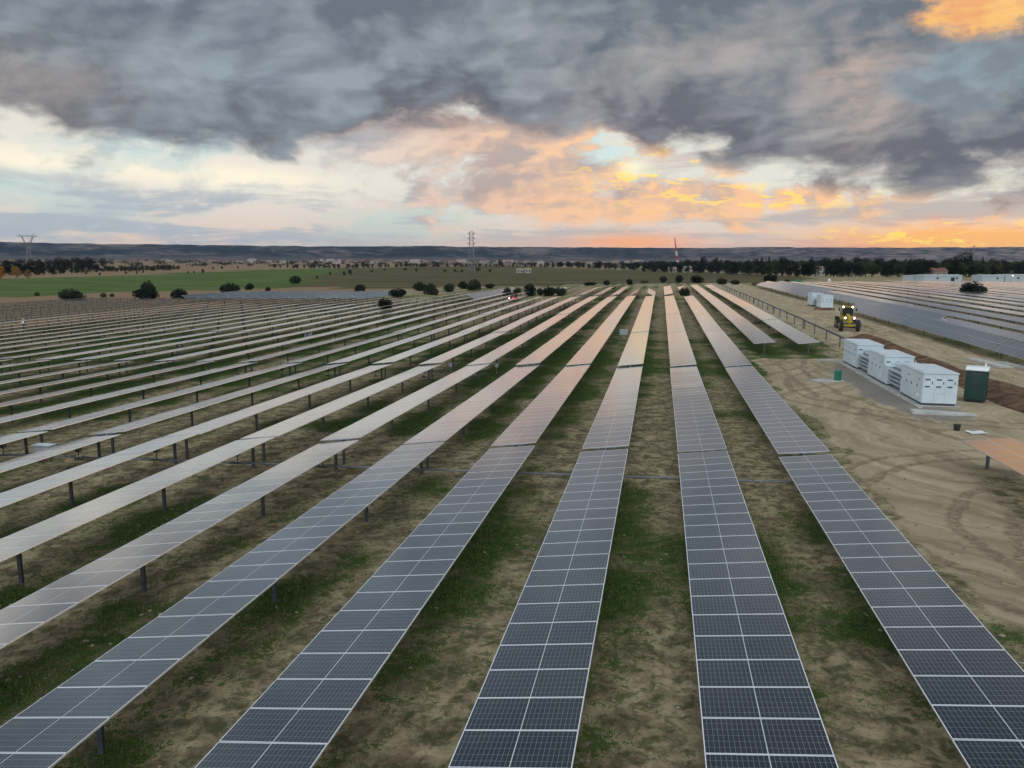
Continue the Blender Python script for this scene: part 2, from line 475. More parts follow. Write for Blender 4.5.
def panel_material(name='solar glass and cells', cells=True):
    """glass over half-cut cells: 24 x 6 cells, white back sheet in the gaps, aluminium rim"""
    m, g, b = material(name)
    tc = g.new('ShaderNodeTexCoord'); u, v, _ = g.sep(NV(g.nt, tc.outputs['UV']))
    eu = (u - 0.5).fn('ABSOLUTE'); ev = (v - 0.5).fn('ABSOLUTE')
    rim = g.step(eu, 0.4905, 0.4920).mx(g.step(ev, 0.4800, 0.4825))
    lu = ((u * 24.0).fn('FRACT') - 0.5).fn('ABSOLUTE'); lv = ((v * 6.0).fn('FRACT') - 0.5).fn('ABSOLUTE')
    line = g.step(lu, 0.462, 0.474).mx(g.step(lv, 0.480, 0.487))
    bus = g.step((((v * 54.0).fn('FRACT')) - 0.5).fn('ABSOLUTE'), 0.40, 0.45)
    mid = g.step(eu, 0.0048, 0.0036)
    oi = g.new('ShaderNodeObjectInfo'); rnd = NV(g.nt, oi.outputs['Random'])
    cell = g.mix(rnd, (0.003, 0.009, 0.018), (0.007, 0.012, 0.020))
    if cells: cell = g.mix(bus * 0.10, cell, (0.16, 0.18, 0.20))
    else: line = 0.06                                         # distant tables: the cell gaps are too fine to show
    c = g.mix(line * 0.66, cell, (0.42, 0.46, 0.50))
    c = g.mix(mid, c, (0.74, 0.77, 0.80))
    c = g.mix(rim * (1.0 if cells else 0.55), c, (0.84, 0.87, 0.90))
    dust = g.noise(obj_coord(g), 1.3, 4, 0.6)
    c = g.mix(g.step(dust, 0.4, 0.8) * 0.035, c, (0.36, 0.32, 0.26))
    g.link(c, b.inputs['Base Color']); b.inputs['Roughness'].default_value = 0.6; b.inputs['Specular IOR Level'].default_value = 0.0
    # cover glass: textured solar glass mirrors strongly at a glancing angle
    lw = g.new('ShaderNodeLayerWeight'); lw.inputs['Blend'].default_value = 0.5
    fr = NV(g.nt, lw.outputs['Facing']).pw(1.9) * 0.98 + 0.02
    gl = g.new('ShaderNodeBsdfGlossy'); g.put(gl.inputs['Color'], (0.97, 0.97, 0.98)); g.put(gl.inputs['Roughness'], rim * 0.10 + (0.12 if cells else 0.10) + dust * 0.06)
    mx = g.new('ShaderNodeMixShader'); g.put(mx.inputs[0], fr * (1.0 - rim * (0.5 if cells else 0.15))); g.nt.links.new(b.outputs[0], mx.inputs[1]); g.nt.links.new(gl.outputs[0], mx.inputs[2])
    out = [n for n in g.nt.nodes if n.type == 'OUTPUT_MATERIAL'][0]; g.nt.links.new(mx.outputs[0], out.inputs[0])
    return m


M = {}
M['ground'] = ground_material()
M['green'] = field_material('young green crop', (0.055, 0.092, 0.024), (0.112, 0.160, 0.050))
M['stubble'] = field_material('dry stubble', (0.068, 0.066, 0.032), (0.120, 0.104, 0.056), 0.012, 1.0, 5.0)
M['panel'] = panel_material()
M['panel_far'] = panel_material('solar glass seen from afar', False)
M['alu'] = painted('aluminium frame', (0.60, 0.62, 0.64), 0.4, 0.8, 0.06)
M['steel'] = painted('galvanised steel', (0.20, 0.22, 0.24), 0.5, 0.6, 0.2, 4.0)
M['dark_steel'] = painted('weathered steel post', (0.085, 0.10, 0.11), 0.6, 0.2, 0.25, 5.0)
M['white'] = painted('white cabinet paint', (0.58, 0.67, 0.71), 0.45, 0, 0.05, 0.8, (0.50, 0.49, 0.45))
M['grey'] = painted('light grey cabinet paint', (0.42, 0.47, 0.50), 0.5, 0, 0.08, 1.0)
M['louvre'] = painted('louvre grille', (0.20, 0.23, 0.25), 0.6, 0, 0.15)
M['vent'] = painted('dark vent', (0.045, 0.055, 0.065), 0.6)
M['concrete'] = painted('pale concrete', (0.46, 0.46, 0.43), 0.9, 0, 0.12, 1.5, (0.25, 0.23, 0.19), 0.2)
M['mound'] = painted('red brown spoil', (0.130, 0.082, 0.052), 1.0, 0, 0.40, 1.2, (0.070, 0.046, 0.030), 0.1)
M['wc_green'] = painted('dark green plastic', (0.010, 0.045, 0.036), 0.45, 0, 0.15)
M['wc_roof'] = painted('translucent white roof', (0.72, 0.76, 0.75), 0.5, 0, 0.05)
M['bin_green'] = painted('bright green plastic', (0.012, 0.16, 0.11), 0.4, 0, 0.15)
M['yellow'] = painted('yellow machine paint', (0.42, 0.30, 0.035), 0.4, 0, 0.15, 1.5, (0.20, 0.15, 0.06))
M['rubber'] = painted('tyre rubber', (0.022, 0.021, 0.020), 0.85, 0, 0.2)
M['black'] = painted('black metal', (0.020, 0.020, 0.021), 0.5, 0, 0.15)
M['lamp'] = emitter('working lamp', (1.0, 0.93, 0.62), 5.0)
M['warm_lamp'] = emitter('warm lamp', (1.0, 0.75, 0.42), 8.0)
M['red_lamp'] = emitter('red tail lamp', (1.0, 0.10, 0.06), 3.0)
M['red'] = painted('red paint', (0.42, 0.035, 0.025), 0.45)
M['mast_white'] = painted('white mast paint', (0.72, 0.70, 0.68), 0.5)
M['bark'] = painted('bark', (0.050, 0.040, 0.030), 0.9)
M['oak'] = leaf_material('dark evergreen leaves', (0.0035, 0.0075, 0.0045), (0.013, 0.023, 0.010))
M['bush'] = leaf_material('holm oak leaves', (0.005, 0.011, 0.006), (0.024, 0.038, 0.016))
M['leaf'] = leaf_material('mixed green leaves', (0.014, 0.026, 0.011), (0.048, 0.066, 0.024))
M['pine'] = leaf_material('pine needles', (0.003, 0.0075, 0.006), (0.010, 0.020, 0.012))
M['autumn'] = leaf_material('autumn leaves', (0.12, 0.075, 0.018), (0.25, 0.15, 0.03))
M['orange_leaf'] = leaf_material('orange autumn leaves', (0.28, 0.10, 0.012), (0.42, 0.17, 0.02))
M['dry'] = leaf_material('dry olive shrubs', (0.050, 0.050, 0.026), (0.105, 0.095, 0.050))
M['house_wall'] = painted('rendered house wall', (0.36, 0.34, 0.31), 0.9, 0, 0.1)
M['house_tan'] = painted('tan house wall', (0.26, 0.20, 0.15), 0.9, 0, 0.1)
M['tile'] = painted('clay roof tile', (0.17, 0.080, 0.050), 0.85, 0, 0.2)
M['shed'] = painted('pale metal shed', (0.40, 0.46, 0.49), 0.5, 0, 0.08)
M['glass_dark'] = painted('dark window glass', (0.02, 0.025, 0.03), 0.15, 0, 0.05)
M['tarp'] = painted('green netting', (0.015, 0.14, 0.05), 0.7)
M['skin'] = painted('skin', (0.36, 0.20, 0.13), 0.6)
M['hivis'] = painted('white work shirt', (0.70, 0.68, 0.66), 0.8)
M['trousers'] = painted('dark work trousers', (0.03, 0.035, 0.05), 0.9)


# ------------------------------------------------------------------ the ground, one sheet to the horizon, divided by what covers it
def axis(dense0, dense1, step, lo, hi, grow=1.12):
    a = list(np.arange(dense0, dense1 + 1e-6, step))
    s = step; t = dense1
    while t < hi: s *= grow; t += s; a.append(t)
    s = step; t = dense0; pre = []
    while t > lo: s *= grow; t -= s; pre.append(t)
    return np.array(pre[::-1] + a)


def inside(poly, x, y):
    r = np.zeros(x.shape, bool); n = len(poly)
    for i in range(n):
        (x0, y0), (x1, y1) = poly[i], poly[(i + 1) % n]
        c = ((y0 > y) != (y1 > y)) & (x < (x1 - x0) * (y - y0) / (y1 - y0 + 1e-12) + x0)
        r ^= c
    return r


def cover_maps(X, Y):
    """grass, driven dirt and gravel, 0..1"""
    n_a = fbm(X, Y, 0.16, 3); n_b = fbm(X, Y, 0.55, 8); n_w = fbm(X, Y, 0.07, 21)
    lane = 0.5 + 0.5 * np.cos(2 * np.pi * (X - X_A - 0.6) / PITCH)          # 1 under the rows
    grass = 0.17 + 1.15 * (n_a - 0.5) + 0.85 * (n_b - 0.5) + 0.40 * lane + 0.20 * ss((Y - 38) / 30) + 0.06
    grass -= 0.35 * ss((-70 - X) / 60)
    grass -= 0.30 * ss((Y - 88) / 45)
    # strip without grass across the rows at the table break
    grass -= 0.50 * np.exp(-((Y - 36 - 4 * (n_w - 0.5)) / 4.5) ** 2)
    east = ss((X - 8.4 - 2.2 * (n_b - 0.5)) / 1.4)
    north = ss((Y - 77.0 - 5 * (n_w - .5)) / 2.0)
    dirt = east * (1 - north) + north * ss((X - 17.6 - 1.0 * (n_b - .5)) / 1.5)
    dirt *= 1 - ss((X - 29.5 - 3.2 * ss((Y - 128) / 18) + 3.0 * ss((Y - 168) / 12) - 2.5 * (n_b - .5)) / 2.0) * ss((Y - 45) / 25)
    dirt *= 1 - ss((Y - 330) / 30)
    # grass left around the near table on the right, and out in the array on the right
    dirt -= 0.8 * np.exp(-(((X - 15.0) / 2.4) ** 2 + ((Y - 31.0) / 7.5) ** 2))
    dirt = np.clip(dirt, 0, 1)
    grass = np.where(X > 29, grass * 0.6, grass)
    gravel = np.clip(1.25 - np.sqrt(((X - 17.1) / 2.9) ** 2 + ((Y - 61) / 15.5) ** 2 + 1e-6), 0, 1)
    gravel = np.where((Y > 48) & (Y < 80), gravel * 1.5, 0)
    gravel = np.clip(gravel * (0.45 + 1.1 * n_b), 0, 0.9)
    return np.clip(grass, 0, 1), dirt, gravel


GREEN_POLY = [(-460, 170), (-217, 194), (-183, 211), (-182, 242), (-153, 275), (-147, 293), (-445, 1037), (-465, 827), (-352, 469), (-348, 358), (-500, 330)]
STUBBLE_POLY = [(-147, 293.5), (-99, 287), (-61, 294), (-25, 324), (57, 342), (84, 465), (-22, 851), (-316, 1700), (-444, 1038)]


def build_ground():
    xs = axis(-46, 36, 0.33, -9000, 9000); ys = axis(3, 100, 0.33, -300, 9300)
    X, Y = np.meshgrid(xs, ys)
    Z = G(X, Y)
    near = ss((120 - Y) / 30) * ss((60 - np.abs(X)) / 20)
    Z = Z + near * 0.10 * (fbm(X, Y, 0.5, 5) - 0.5)
    mid = ss((Y - 700) / 500)
    Z = Z + mid * 3.0 * (fbm(X, Y, 0.004, 9) - 0.5)
    gr, di, gv = cover_maps(X, Y)
    fy, fx = len(ys), len(xs)
    cx, cyy = (X[:-1, :-1] + X[1:, 1:]) / 2, (Y[:-1, :-1] + Y[1:, 1:]) / 2
    cls = np.zeros(cx.shape, int)
    cls[(di[:-1, :-1] > 0.5)] = 1
    cls[(gv[:-1, :-1] > 0.45) & (cls == 1)] = 2
    cls[inside(GREEN_POLY, cx, cyy)] = 3
    cls[inside(STUBBLE_POLY, cx, cyy)] = 4
    cov = np.stack([gr, di, gv], -1).reshape(-1, 3)
    idx = np.arange(fy * fx).reshape(fy, fx)
    quads = np.stack([idx[:-1, :-1], idx[:-1, 1:], idx[1:, 1:], idx[1:, :-1]], -1).reshape(-1, 4)
    V = np.stack([X, Y, Z], -1).reshape(-1, 3)
    cl = cls.reshape(-1)
    for k, (nm, mt, lab) in enumerate([('ground', 'ground', None), ('dirt_road', 'ground', None), ('gravel_yard', 'ground', None), ('green_field', 'green', None), ('stubble_field', 'stubble', None)]):
        q = quads[cl == k]
        used, inv = np.unique(q, return_inverse=True)
        me = bpy.data.meshes.new(nm); me.from_pydata(V[used].tolist(), [], inv.reshape(-1, 4).tolist())
        a = me.attributes.new('cover', 'FLOAT_VECTOR', 'POINT'); a.data.foreach_set('vector', cov[used].astype(np.float32).ravel())
        me.materials.append(M[mt]); me.polygons.foreach_set('use_smooth', [True] * len(me.polygons))
        o = link(nm, me); o['kind'] = 'structure'


build_ground()


def build_hills():
    """the flat-topped ridge behind the town"""
    az = np.radians(np.arange(-66, 46, 0.12)); rr = np.array([5600, 5900, 6150, 6350, 6500, 6620, 6720, 6800, 6900, 7300, 8200.0])
    prof = np.array([-0.03, 0.07, 0.20, 0.36, 0.54, 0.74, 0.90, 1.0, 1.0, 1.0, 0.98])
    A, Rr = np.meshgrid(az, rr)
    Pm = np.repeat(prof[:, None], len(az), 1)
    X, Y = Rr * np.sin(A), Rr * np.cos(A)
    top = 116 + 9 * (fbm(np.degrees(A) * 1.0, Rr * 0, 0.12, 31, 3) - 0.5) * 2 + 9 * fbm(np.degrees(A), Rr * 0, 1.3, 12, 3)
    gully = fbm(np.degrees(A) * 1.0, Rr / 700, 1.1, 14, 4) - 0.5
    slope_part = np.clip(1 - np.abs(Pm - 0.5) * 2, 0, 1)
    Rs = 1 + 0.05 * gully * slope_part
    X, Y = X * Rs, Y * Rs
    Z = top * Pm
    n, mth = A.shape
    idx = np.arange(n * mth).reshape(n, mth)
    q = np.stack([idx[:-1, :-1], idx[:-1, 1:], idx[1:, 1:], idx[1:, :-1]], -1).reshape(-1, 4)
    m, g, b = material('hill scrub and pale earth')
    P = world_pos(g); x, y, z = g.sep(P)
    n1 = g.noise(g.comb(x, y, z * 6.0), 0.0022, 6, 0.65); n2 = g.noise(g.comb(x, y, z * 9.0), 0.008, 5, 0.7)
    k = g.mix(g.step(n1 + (n2 - 0.5) * 0.9, 0.46, 0.70), (0.012, 0.017, 0.018), (0.150, 0.125, 0.105))
    k = g.mix(g.step(z, 40, 8) * 0.6, k, (0.13, 0.11, 0.09))
    k = g.mix(g.step(x, -900, 3200) * g.step(n2, 0.36, 0.62) * 0.8, k, (0.30, 0.225, 0.20))  # sun-side haze painted into the colour: paler, pinker hills to the right
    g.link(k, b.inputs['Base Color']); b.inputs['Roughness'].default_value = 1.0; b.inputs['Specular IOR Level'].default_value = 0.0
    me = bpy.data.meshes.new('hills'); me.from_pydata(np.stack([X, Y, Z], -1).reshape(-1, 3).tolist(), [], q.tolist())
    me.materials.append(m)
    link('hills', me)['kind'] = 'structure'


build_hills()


def build_haze():
    m = bpy.data.materials.new('evening haze'); m.use_nodes = True; nt = m.node_tree; nt.nodes.clear()
    out = nt.nodes.new('ShaderNodeOutputMaterial'); v = nt.nodes.new('ShaderNodeVolumePrincipled')
    v.inputs['Color'].default_value = (0.50, 0.68, 1.0, 1); v.inputs['Density'].default_value = HAZE
    v.inputs['Anisotropy'].default_value = 0.2
    nt.links.new(v.outputs[0], out.inputs['Volume'])
    MB().box(-9600, 9600, -400, 9700, -12, 190).build('haze', m)['kind'] = 'stuff'


HAZE = 3.2e-5
build_haze()

# ------------------------------------------------------------------ solar tables: a torque tube on posts carrying a line of modules
NMOD, MP, GLASS_W, GLASS_L = 27, 1.065, 2.09, 1.052
T_LEN = NMOD * MP
AXIS_H = 1.18
STEP = T_LEN + 0.295
FRONT = 34.0 - STEP                              # near edge of the nearest tables
POSTS = (0.35, 7.3, 14.4, 21.5, 28.4)


def slab_mesh(name, n):
    """n modules side by side: glass face with UVs, aluminium edges"""
    v, f, mi, uv = [], [], [], []
    w, t = GLASS_W / 2, 0.035
    for i in range(n):
        y0 = 0.0 if n == 1 else i * MP
        y0, y1 = (y0 + (MP - GLASS_L) / 2, y0 + (MP + GLASS_L) / 2) if n > 1 else (-GLASS_L / 2, GLASS_L / 2)
        o = len(v)
        z0, z1 = 0.085, 0.085 + t
        v += [(-w, y0, z0), (w, y0, z0), (w, y1, z0), (-w, y1, z0), (-w, y0, z1), (w, y0, z1), (w, y1, z1), (-w, y1, z1)]
        for k, q in enumerate([(4, 5, 6, 7), (3, 2, 1, 0), (0, 1, 5, 4), (1, 2, 6, 5), (2, 3, 7, 6), (3, 0, 4, 7)]):
            f.append(tuple(o + a for a in q)); mi.append(0 if k == 0 else 1)
            uv += [(0, 0), (1, 0), (1, 1), (0, 1)]
    me = bpy.data.meshes.new(name); me.from_pydata(v, [], f)
    me.materials.append(M['panel' if n == 1 else 'panel_far']); me.materials.append(M['alu']); me.materials.append(M['dark_steel']); me.materials.append(M['steel'])
    me.polygons.foreach_set('material_index', mi)
    l = me.uv_layers.new(name='UVMap'); l.data.foreach_set('uv', np.array(uv, np.float32).ravel())
    return me


def post_mb(mb, x=0.0, y=0.0, top=AXIS_H):
    """rolled C-section post with a bearing head"""
    a, b, t = 0.060, 0.045, 0.010
    prof = [(-a, -b), (a, -b), (a, -b + t), (-a + t, -b + t), (-a + t, b - t), (a, b - t), (a, b), (-a, b)]
    mb.prism([(x + p, y + q) for p, q in prof], 'z', -0.4, top - 0.10)
    mb.box(x - 0.11, x + 0.11, y - 0.05, y + 0.05, top - 0.12, top - 0.05)
    mb.tube((x, y - 0.045, top), (x, y + 0.045, top), 0.085, n=10)
    return mb


def tube_mb(mb, z=0.0):
    mb.tube((0, -0.12, z), (0, T_LEN + 0.12, z), 0.062, n=10)
    return mb


def rails_mb(mb):
    """short purlins that carry the modules"""
    for i in range(NMOD + 1):
        y = i * MP
        mb.box(-0.55, 0.55, y - 0.025, y + 0.025, 0.050, 0.0845)
    return mb


ME_MODULE = slab_mesh('solar_module', 1)
ME_PANEL = slab_mesh('panel_surface', NMOD)
ME_POST = post_mb(MB()).mesh('post', M['dark_steel'])
ME_TUBE = tube_mb(MB()).mesh('torque_tube', M['steel'])
_b = MB(); _b.box(-0.075, 0.075, -0.15, T_LEN + 0.15, -0.075, 0.075)
ME_BARE_TUBE = _b.mesh('torque_tube', M['dark_steel'])
ME_NEAR_TUBE = rails_mb(tube_mb(MB())).mesh('torque_tube', M['steel'])   # with its short purlins
_g = MB(); _g.box(-0.13, 0.13, -0.10, 0.10, -0.22, 0.12); _g.tube((0, 0, -0.22), (0, 0, -0.60), 0.03); _g.tube((-0.2, 0, -0.60), (0.2, 0, -0.60), 0.05)
ME_GEAR = _g.mesh('gearbox', M['dark_steel'], bevel=0.015)


def far_table_mesh(tilt):
    """one mesh for a table too far away to show its parts"""
    me = slab_mesh('solar_table', NMOD)
    bm = bmesh.new(); bm.from_mesh(me)
    bmesh.ops.rotate(bm, cent=(0, 0, 0), matrix=Matrix.Rotation(-tilt, 3, 'Y'), verts=bm.verts)
    bmesh.ops.translate(bm, vec=(0, 0, AXIS_H), verts=bm.verts)
    mb = MB()
    tube_mb(mb, AXIS_H)
    for p in POSTS: post_mb(mb, 0, p)
    t2 = mb.mesh('tmp', M['dark_steel'])
    n0 = len(bm.faces); bm.from_mesh(t2); bm.faces.ensure_lookup_table()
    for fc in bm.faces[n0:]: fc.material_index = 2
    bm.to_mesh(me); bm.free(); bpy.data.meshes.remove(t2)
    return me


FAR = {}
rng = random.Random(7)
N_TABLES = [0]


def on_screen(x, y, z):
    p = Vector((x, y, z - CAM_H)); d = p.dot(_f)
    if d < 0.5: return None
    return 512 + 771.83 * p.dot(_r2) / d, 384 - 771.83 * p.dot(_u2) / d


def table_seen(X, Y0, m=45):
    for t in np.linspace(0, 1, 15):
        y = Y0 + t * T_LEN
        for dx in (-1, 1):
            s = on_screen(X + dx, y, gz(X, y) + AXIS_H)
            if s and -m < s[0] < 1024 + m and -20 < s[1] < 768 + m: return True
    return False


def solar_table(X, Y0, tilt, lod, label, group, bare=False):
    z0, z1 = gz(X, Y0), gz(X, Y0 + T_LEN)
    ex = {1: -0.0035, 2: -0.003, 3: 0.001, 4: 0.0}.get(round((Y0 - FRONT) / STEP), 0.0) * (X < 8) - 0.018 * (13 < X < 16 and Y0 < 20)
    sl = math.atan2(z1 - z0, T_LEN) + ex
    dz = rng.uniform(-0.03, 0.03) - ex * T_LEN * (1.0 if 13 < X < 16 else 0.5)
    N_TABLES[0] += 1
    if lod == 'far':
        key = round(tilt, 2)
        if key not in FAR: FAR[key] = far_table_mesh(key)
        o = link('solar_table', FAR[key], None, (X, Y0, z0 + dz), (sl + rng.uniform(-.002, .002), 0, rng.uniform(-.002, .002)))
        return tag(o, label, 'solar table', group)
    t = thing('bare_tracker' if bare else 'solar_table', label, 'tracker frame' if bare else 'solar table', (X, Y0, z0 + dz), 0, group)
    t.rotation_euler = (sl + rng.uniform(-.0015, .0015), 0, rng.uniform(-.0012, .0012))
    link('torque_tube', ME_BARE_TUBE if bare else (ME_NEAR_TUBE if lod == 'near' else ME_TUBE), t, (0, 0, AXIS_H), (0, 0 if bare else -tilt, 0))
    for p in POSTS: link('post', ME_POST, t, (0, p, 0))
    if bare: return t
    if lod == 'near':
        link('gearbox', ME_GEAR, t, (0, 27.0, AXIS_H - 0.05))
        drift = 0.0
        for i in range(NMOD):
            drift = 0.8 * drift + rng.gauss(0, 0.0022)
            link('solar_module', ME_MODULE, t, (0, (i + 0.5) * MP, AXIS_H), (rng.gauss(0, 0.0022), -tilt + drift, 0))
    else:
        link('panel_surface', ME_PANEL, t, (0, 0, AXIS_H), (0, -tilt, 0))
    return t


G_FIELD, G_EAST, G_NORTH, G_BARE = 'solar tables in the main field', 'solar tables right of the dirt road', 'solar tables beyond the cross lane', 'tracker frames without panels'
for k in range(1, -25, -1):
    X = X_A + PITCH * k
    row = ordinal(2 - k)
    js = [j for j in range(0, 7) if table_seen(X, FRONT + j * STEP)]
    seen = 0
    for j in js:
        Y0 = FRONT + j * STEP + (0.9 if j == 6 else 0)
        tilt = ((0.112 if k > -3 else 0.125) if k > -8 else max(0.08, 0.125 - 0.006 * (-7 - k))) + rng.gauss(0, 0.007)
        if j == 6 and (not (-13 <= k <= -9) or k == -11): continue
        seen += 1
        lod = 'near' if (j <= 1 and k >= -9) else 'mid'
        if j >= 5: lod = 'far'; tilt = 0.11
        if k == 1: where = 'row beside the dirt road'
        else: where = f'{row} row left of the dirt road'
        if lod == 'near' and j == 0: lab = f'dark gridded solar table, {where}, nearest table'
        else: lab = f'solar table, {where}, {ordinal(seen)} table from the near end'
        solar_table(X, Y0, tilt, lod, lab, G_FIELD)
# two rows that start further back, between the main field and the bare rail
for k, nm in ((2, 'row starting beside the third table of the roadside row'), (3, 'row next to the bare rail')):
    X = X_A + PITCH * k
    for n in range(6):
        lod = 'mid' if n < 3 else 'far'
        lab = f'pale solar table, {"second row left of" if k == 2 else "row right next to"} the bare rail, {ordinal(n + 1)} table along'
        solar_table(X, 80.5 + n * STEP, 0.11, lod, lab, G_FIELD)
# the near table on the right and the bare rail of the row after it
solar_table(X_A + 3 * PITCH, 37.6 - T_LEN, 0.12, 'mid', 'orange-lit solar table standing alone at the right edge of the bare dirt', G_FIELD)
for n in range(6):
    solar_table(X_A + 4 * PITCH + 0.2, 80.5 + n * STEP, 0, 'mid', f'bare rail on posts left of the yellow machine, {ordinal(n + 1)} length along', G_BARE, bare=True)
# small block beyond the cross lane
for k in range(1, -6, -1):
    X = X_A + PITCH * k
    for n in range(2):
        if (k == 1 and n == 0) or (n == 1 and k in (-1, -2)): continue
        tl = {(-1, 0): -0.5, (-2, 0): 0.45}.get((k, n), 0.20)
        kind = 'steeply tipped solar table' if abs(tl) > 0.2 else 'small far solar table'
        solar_table(X, 188.0 + n * STEP, tl, 'far', f'{kind} beyond the cross lane, {ordinal(2 - k)} from right, {"near" if n == 0 else "far"} one', G_NORTH)
# tipped tables at the far left edge of the field
for n in range(2):
    solar_table(X_A - 11 * PITCH, 180.8 + n * STEP, -0.52, 'far', f'grey steeply tipped solar table before the dark bushes, {"near" if n == 0 else "far"} one of two', G_FIELD)
for k in range(-15, -32, -1):
    for n in range(2):
        X, Y0 = X_A + PITCH * k, 181.0 + n * STEP
        sx = on_screen(X, Y0 + 14, gz(X, Y0 + 14) + 1.3)[0]
        if n == 1 or not 205 < sx < 390: continue
        if table_seen(X, Y0): solar_table(X, Y0, -0.50, 'far', f'pale tipped solar table below the green field, {ordinal(-14 - k)} row from right', 'pale tipped tables by the green field')
# bare trackers on the brown ground at far left
for k in range(-25, -46, -1):
    X = X_A + PITCH * k
    c = 0
    for n in range(5):
        Y0 = FRONT + (n + 1) * STEP
        if Y0 > 165 or not table_seen(X, Y0, 5) or on_screen(X, Y0 + 14, gz(X, Y0 + 14) + 0.6)[1] < 303: continue
        c += 1
        solar_table(X, Y0, 0, 'mid', f'bare tracker on brown ground, {ordinal(-24 - k)} row beyond the panels, {ordinal(c)} length', G_BARE, bare=True)
# the array on the right of the dirt road
X_E = 31.6
for i in range(0, 24):
    X = X_E + PITCH * i
    c = 0
    for n in range(10):
        Y0 = 79.7 + (n - 1) * STEP
        if i == 0 and n == 3: continue
        if i == 0 and n > 3: Y0 += 9.5
        if Y0 + T_LEN > (285 + 1.1 * i if i < 6 else 300 + i) or not table_seen(X, Y0, 10): continue
        c += 1
        steep = i == 0 or (i == 1 and n >= 2) or (i == 2 and n >= 5)
        tl = (0.56 if n < 3 else 0.42) if steep else (0.10 if i < 4 else 0.05) + rng.choice((-.02, 0, 0, .02))
        lod = 'mid' if (i < 2 and n < 3) else 'far'
        desc = 'grey tipped' if steep else 'pale flat'
        where = 'row along the road' if i == 0 else f'{ordinal(i + 1)} row'
        solar_table(X, Y0, tl, lod, f'{desc} solar table right of dirt road, {where}, {ordinal(c)} from near end', G_EAST)
print('TABLES', N_TABLES[0])

# drive shafts that link the rows near the first table break
for k in range(-8, 1):
    Xa, Xb = X_A + PITCH * k, X_A + PITCH * (k + 1)
    y = FRONT + 27.0
    d = MB(); d.tube((0.2, 0, 0), (PITCH - 0.2, 0, gz(Xb, y) - gz(Xa, y)), 0.045); d.tube((0.17, 0, 0), (0.42, 0, 0.0), 0.07); d.tube((PITCH - 0.42, 0, gz(Xb, y) - gz(Xa, y)), (PITCH - 0.17, 0, gz(Xb, y) - gz(Xa, y)), 0.07)
    o = d.build('drive_shaft', M['steel']); o.location = (Xa, y, gz(Xa, y) + AXIS_H - 0.60)
    tag(o, f'thin steel drive shaft at first break, between {ordinal(1 - k)} and {ordinal(2 - k)} rows left of road', 'drive shaft', 'drive shafts linking the rows')

# ------------------------------------------------------------------ the power station on the gravel: three cabinets and two transformers
def handle_mb(): return MB().box(-0.018, 0.018, -0.035, 0, -0.09, 0.09)


ME_HANDLE = handle_mb().mesh('handle', M['black'], bevel=0.006)
_v = MB(); _v.box(-0.15, 0.15, -0.012, 0, -0.045, 0.045)
ME_VENT = _v.mesh('vent_slot', M['vent'], bevel=0.004)


def cabinet(loc, L, label, step=False, group='white cabinets of the power station', h=2.12):
    """local frame: x 0..2.1 across, y 0..L away from the viewer, front face at y = 0"""
    W = 2.1
    t = thing('inverter_cabinet', label, 'electrical cabinet', loc, 0, group)
    pl = MB(); pl.box(0.06, W - 0.06, 0.06, L - 0.06, 0.0, 0.135); pl.build('plinth', M['vent'], t)
    b = MB(); b.box(0, W, 0, L, 0.13, h - 0.06); b.build('body', M['white'], t, bevel=0.02)
    r = MB(); r.box(-0.05, W + 0.05, -0.06, L + 0.05, h - 0.058, h + 0.01); r.box(0.10, W - 0.10, 0.1, L - 0.1, h + 0.008, h + 0.045); r.build('roof', M['white'], t, bevel=0.015)
    # front: upper row of doors with vents, lower service panels
    for i in range(3):
        x0 = 0.05 + i * 0.67
        d = MB(); d.box(x0, x0 + 0.655, -0.022, -0.002, 0.80, h - 0.16)
        o = d.build('door', M['white'], t, bevel=0.006)
        for zz in (1.22, 1.68): link('vent_slot', ME_VENT, o, (x0 + 0.24, -0.022, zz))
        link('handle', ME_HANDLE, o, (x0 + 0.52, -0.022, 1.48))
        d = MB(); d.box(x0, x0 + 0.655, -0.018, -0.002, 0.16, 0.785); d.build('service_panel', M['white'], t, bevel=0.006)
    # left side: a bank of doors
    n = max(3, int(L / 0.92)); dw = (L - 0.1) / n
    for i in range(n):
        y0 = 0.05 + i * dw
        d = MB(); d.box(-0.022, -0.002, y0 + 0.008, y0 + dw - 0.008, 0.18, h - 0.14)
        o = d.build('door', M['white'], t, bevel=0.006)
        link('handle', ME_HANDLE, o, (-0.022, y0 + dw * 0.82, 1.15), (0, 0, -math.pi / 2))
        if i % 2 == 0: link('vent_slot', ME_VENT, o, (-0.022, y0 + dw * 0.45, 1.62), (0, 0, -math.pi / 2), (0.7, 1, 1))
    l = MB(); l.tube((-0.06, 0.75, 0.52), (-0.02, 0.75, 0.52), 0.15, n=16); l.build('fan_cover', M['wc_roof'], t)
    if step:
        s = MB(); s.box(0.0, 1.0, -0.95, -0.03, 0.13, 1.42); s.box(-0.03, 1.04, -0.99, -0.03, 1.42, 1.47)
        s.build('junction_box', M['white'], t, bevel=0.012)
    return t


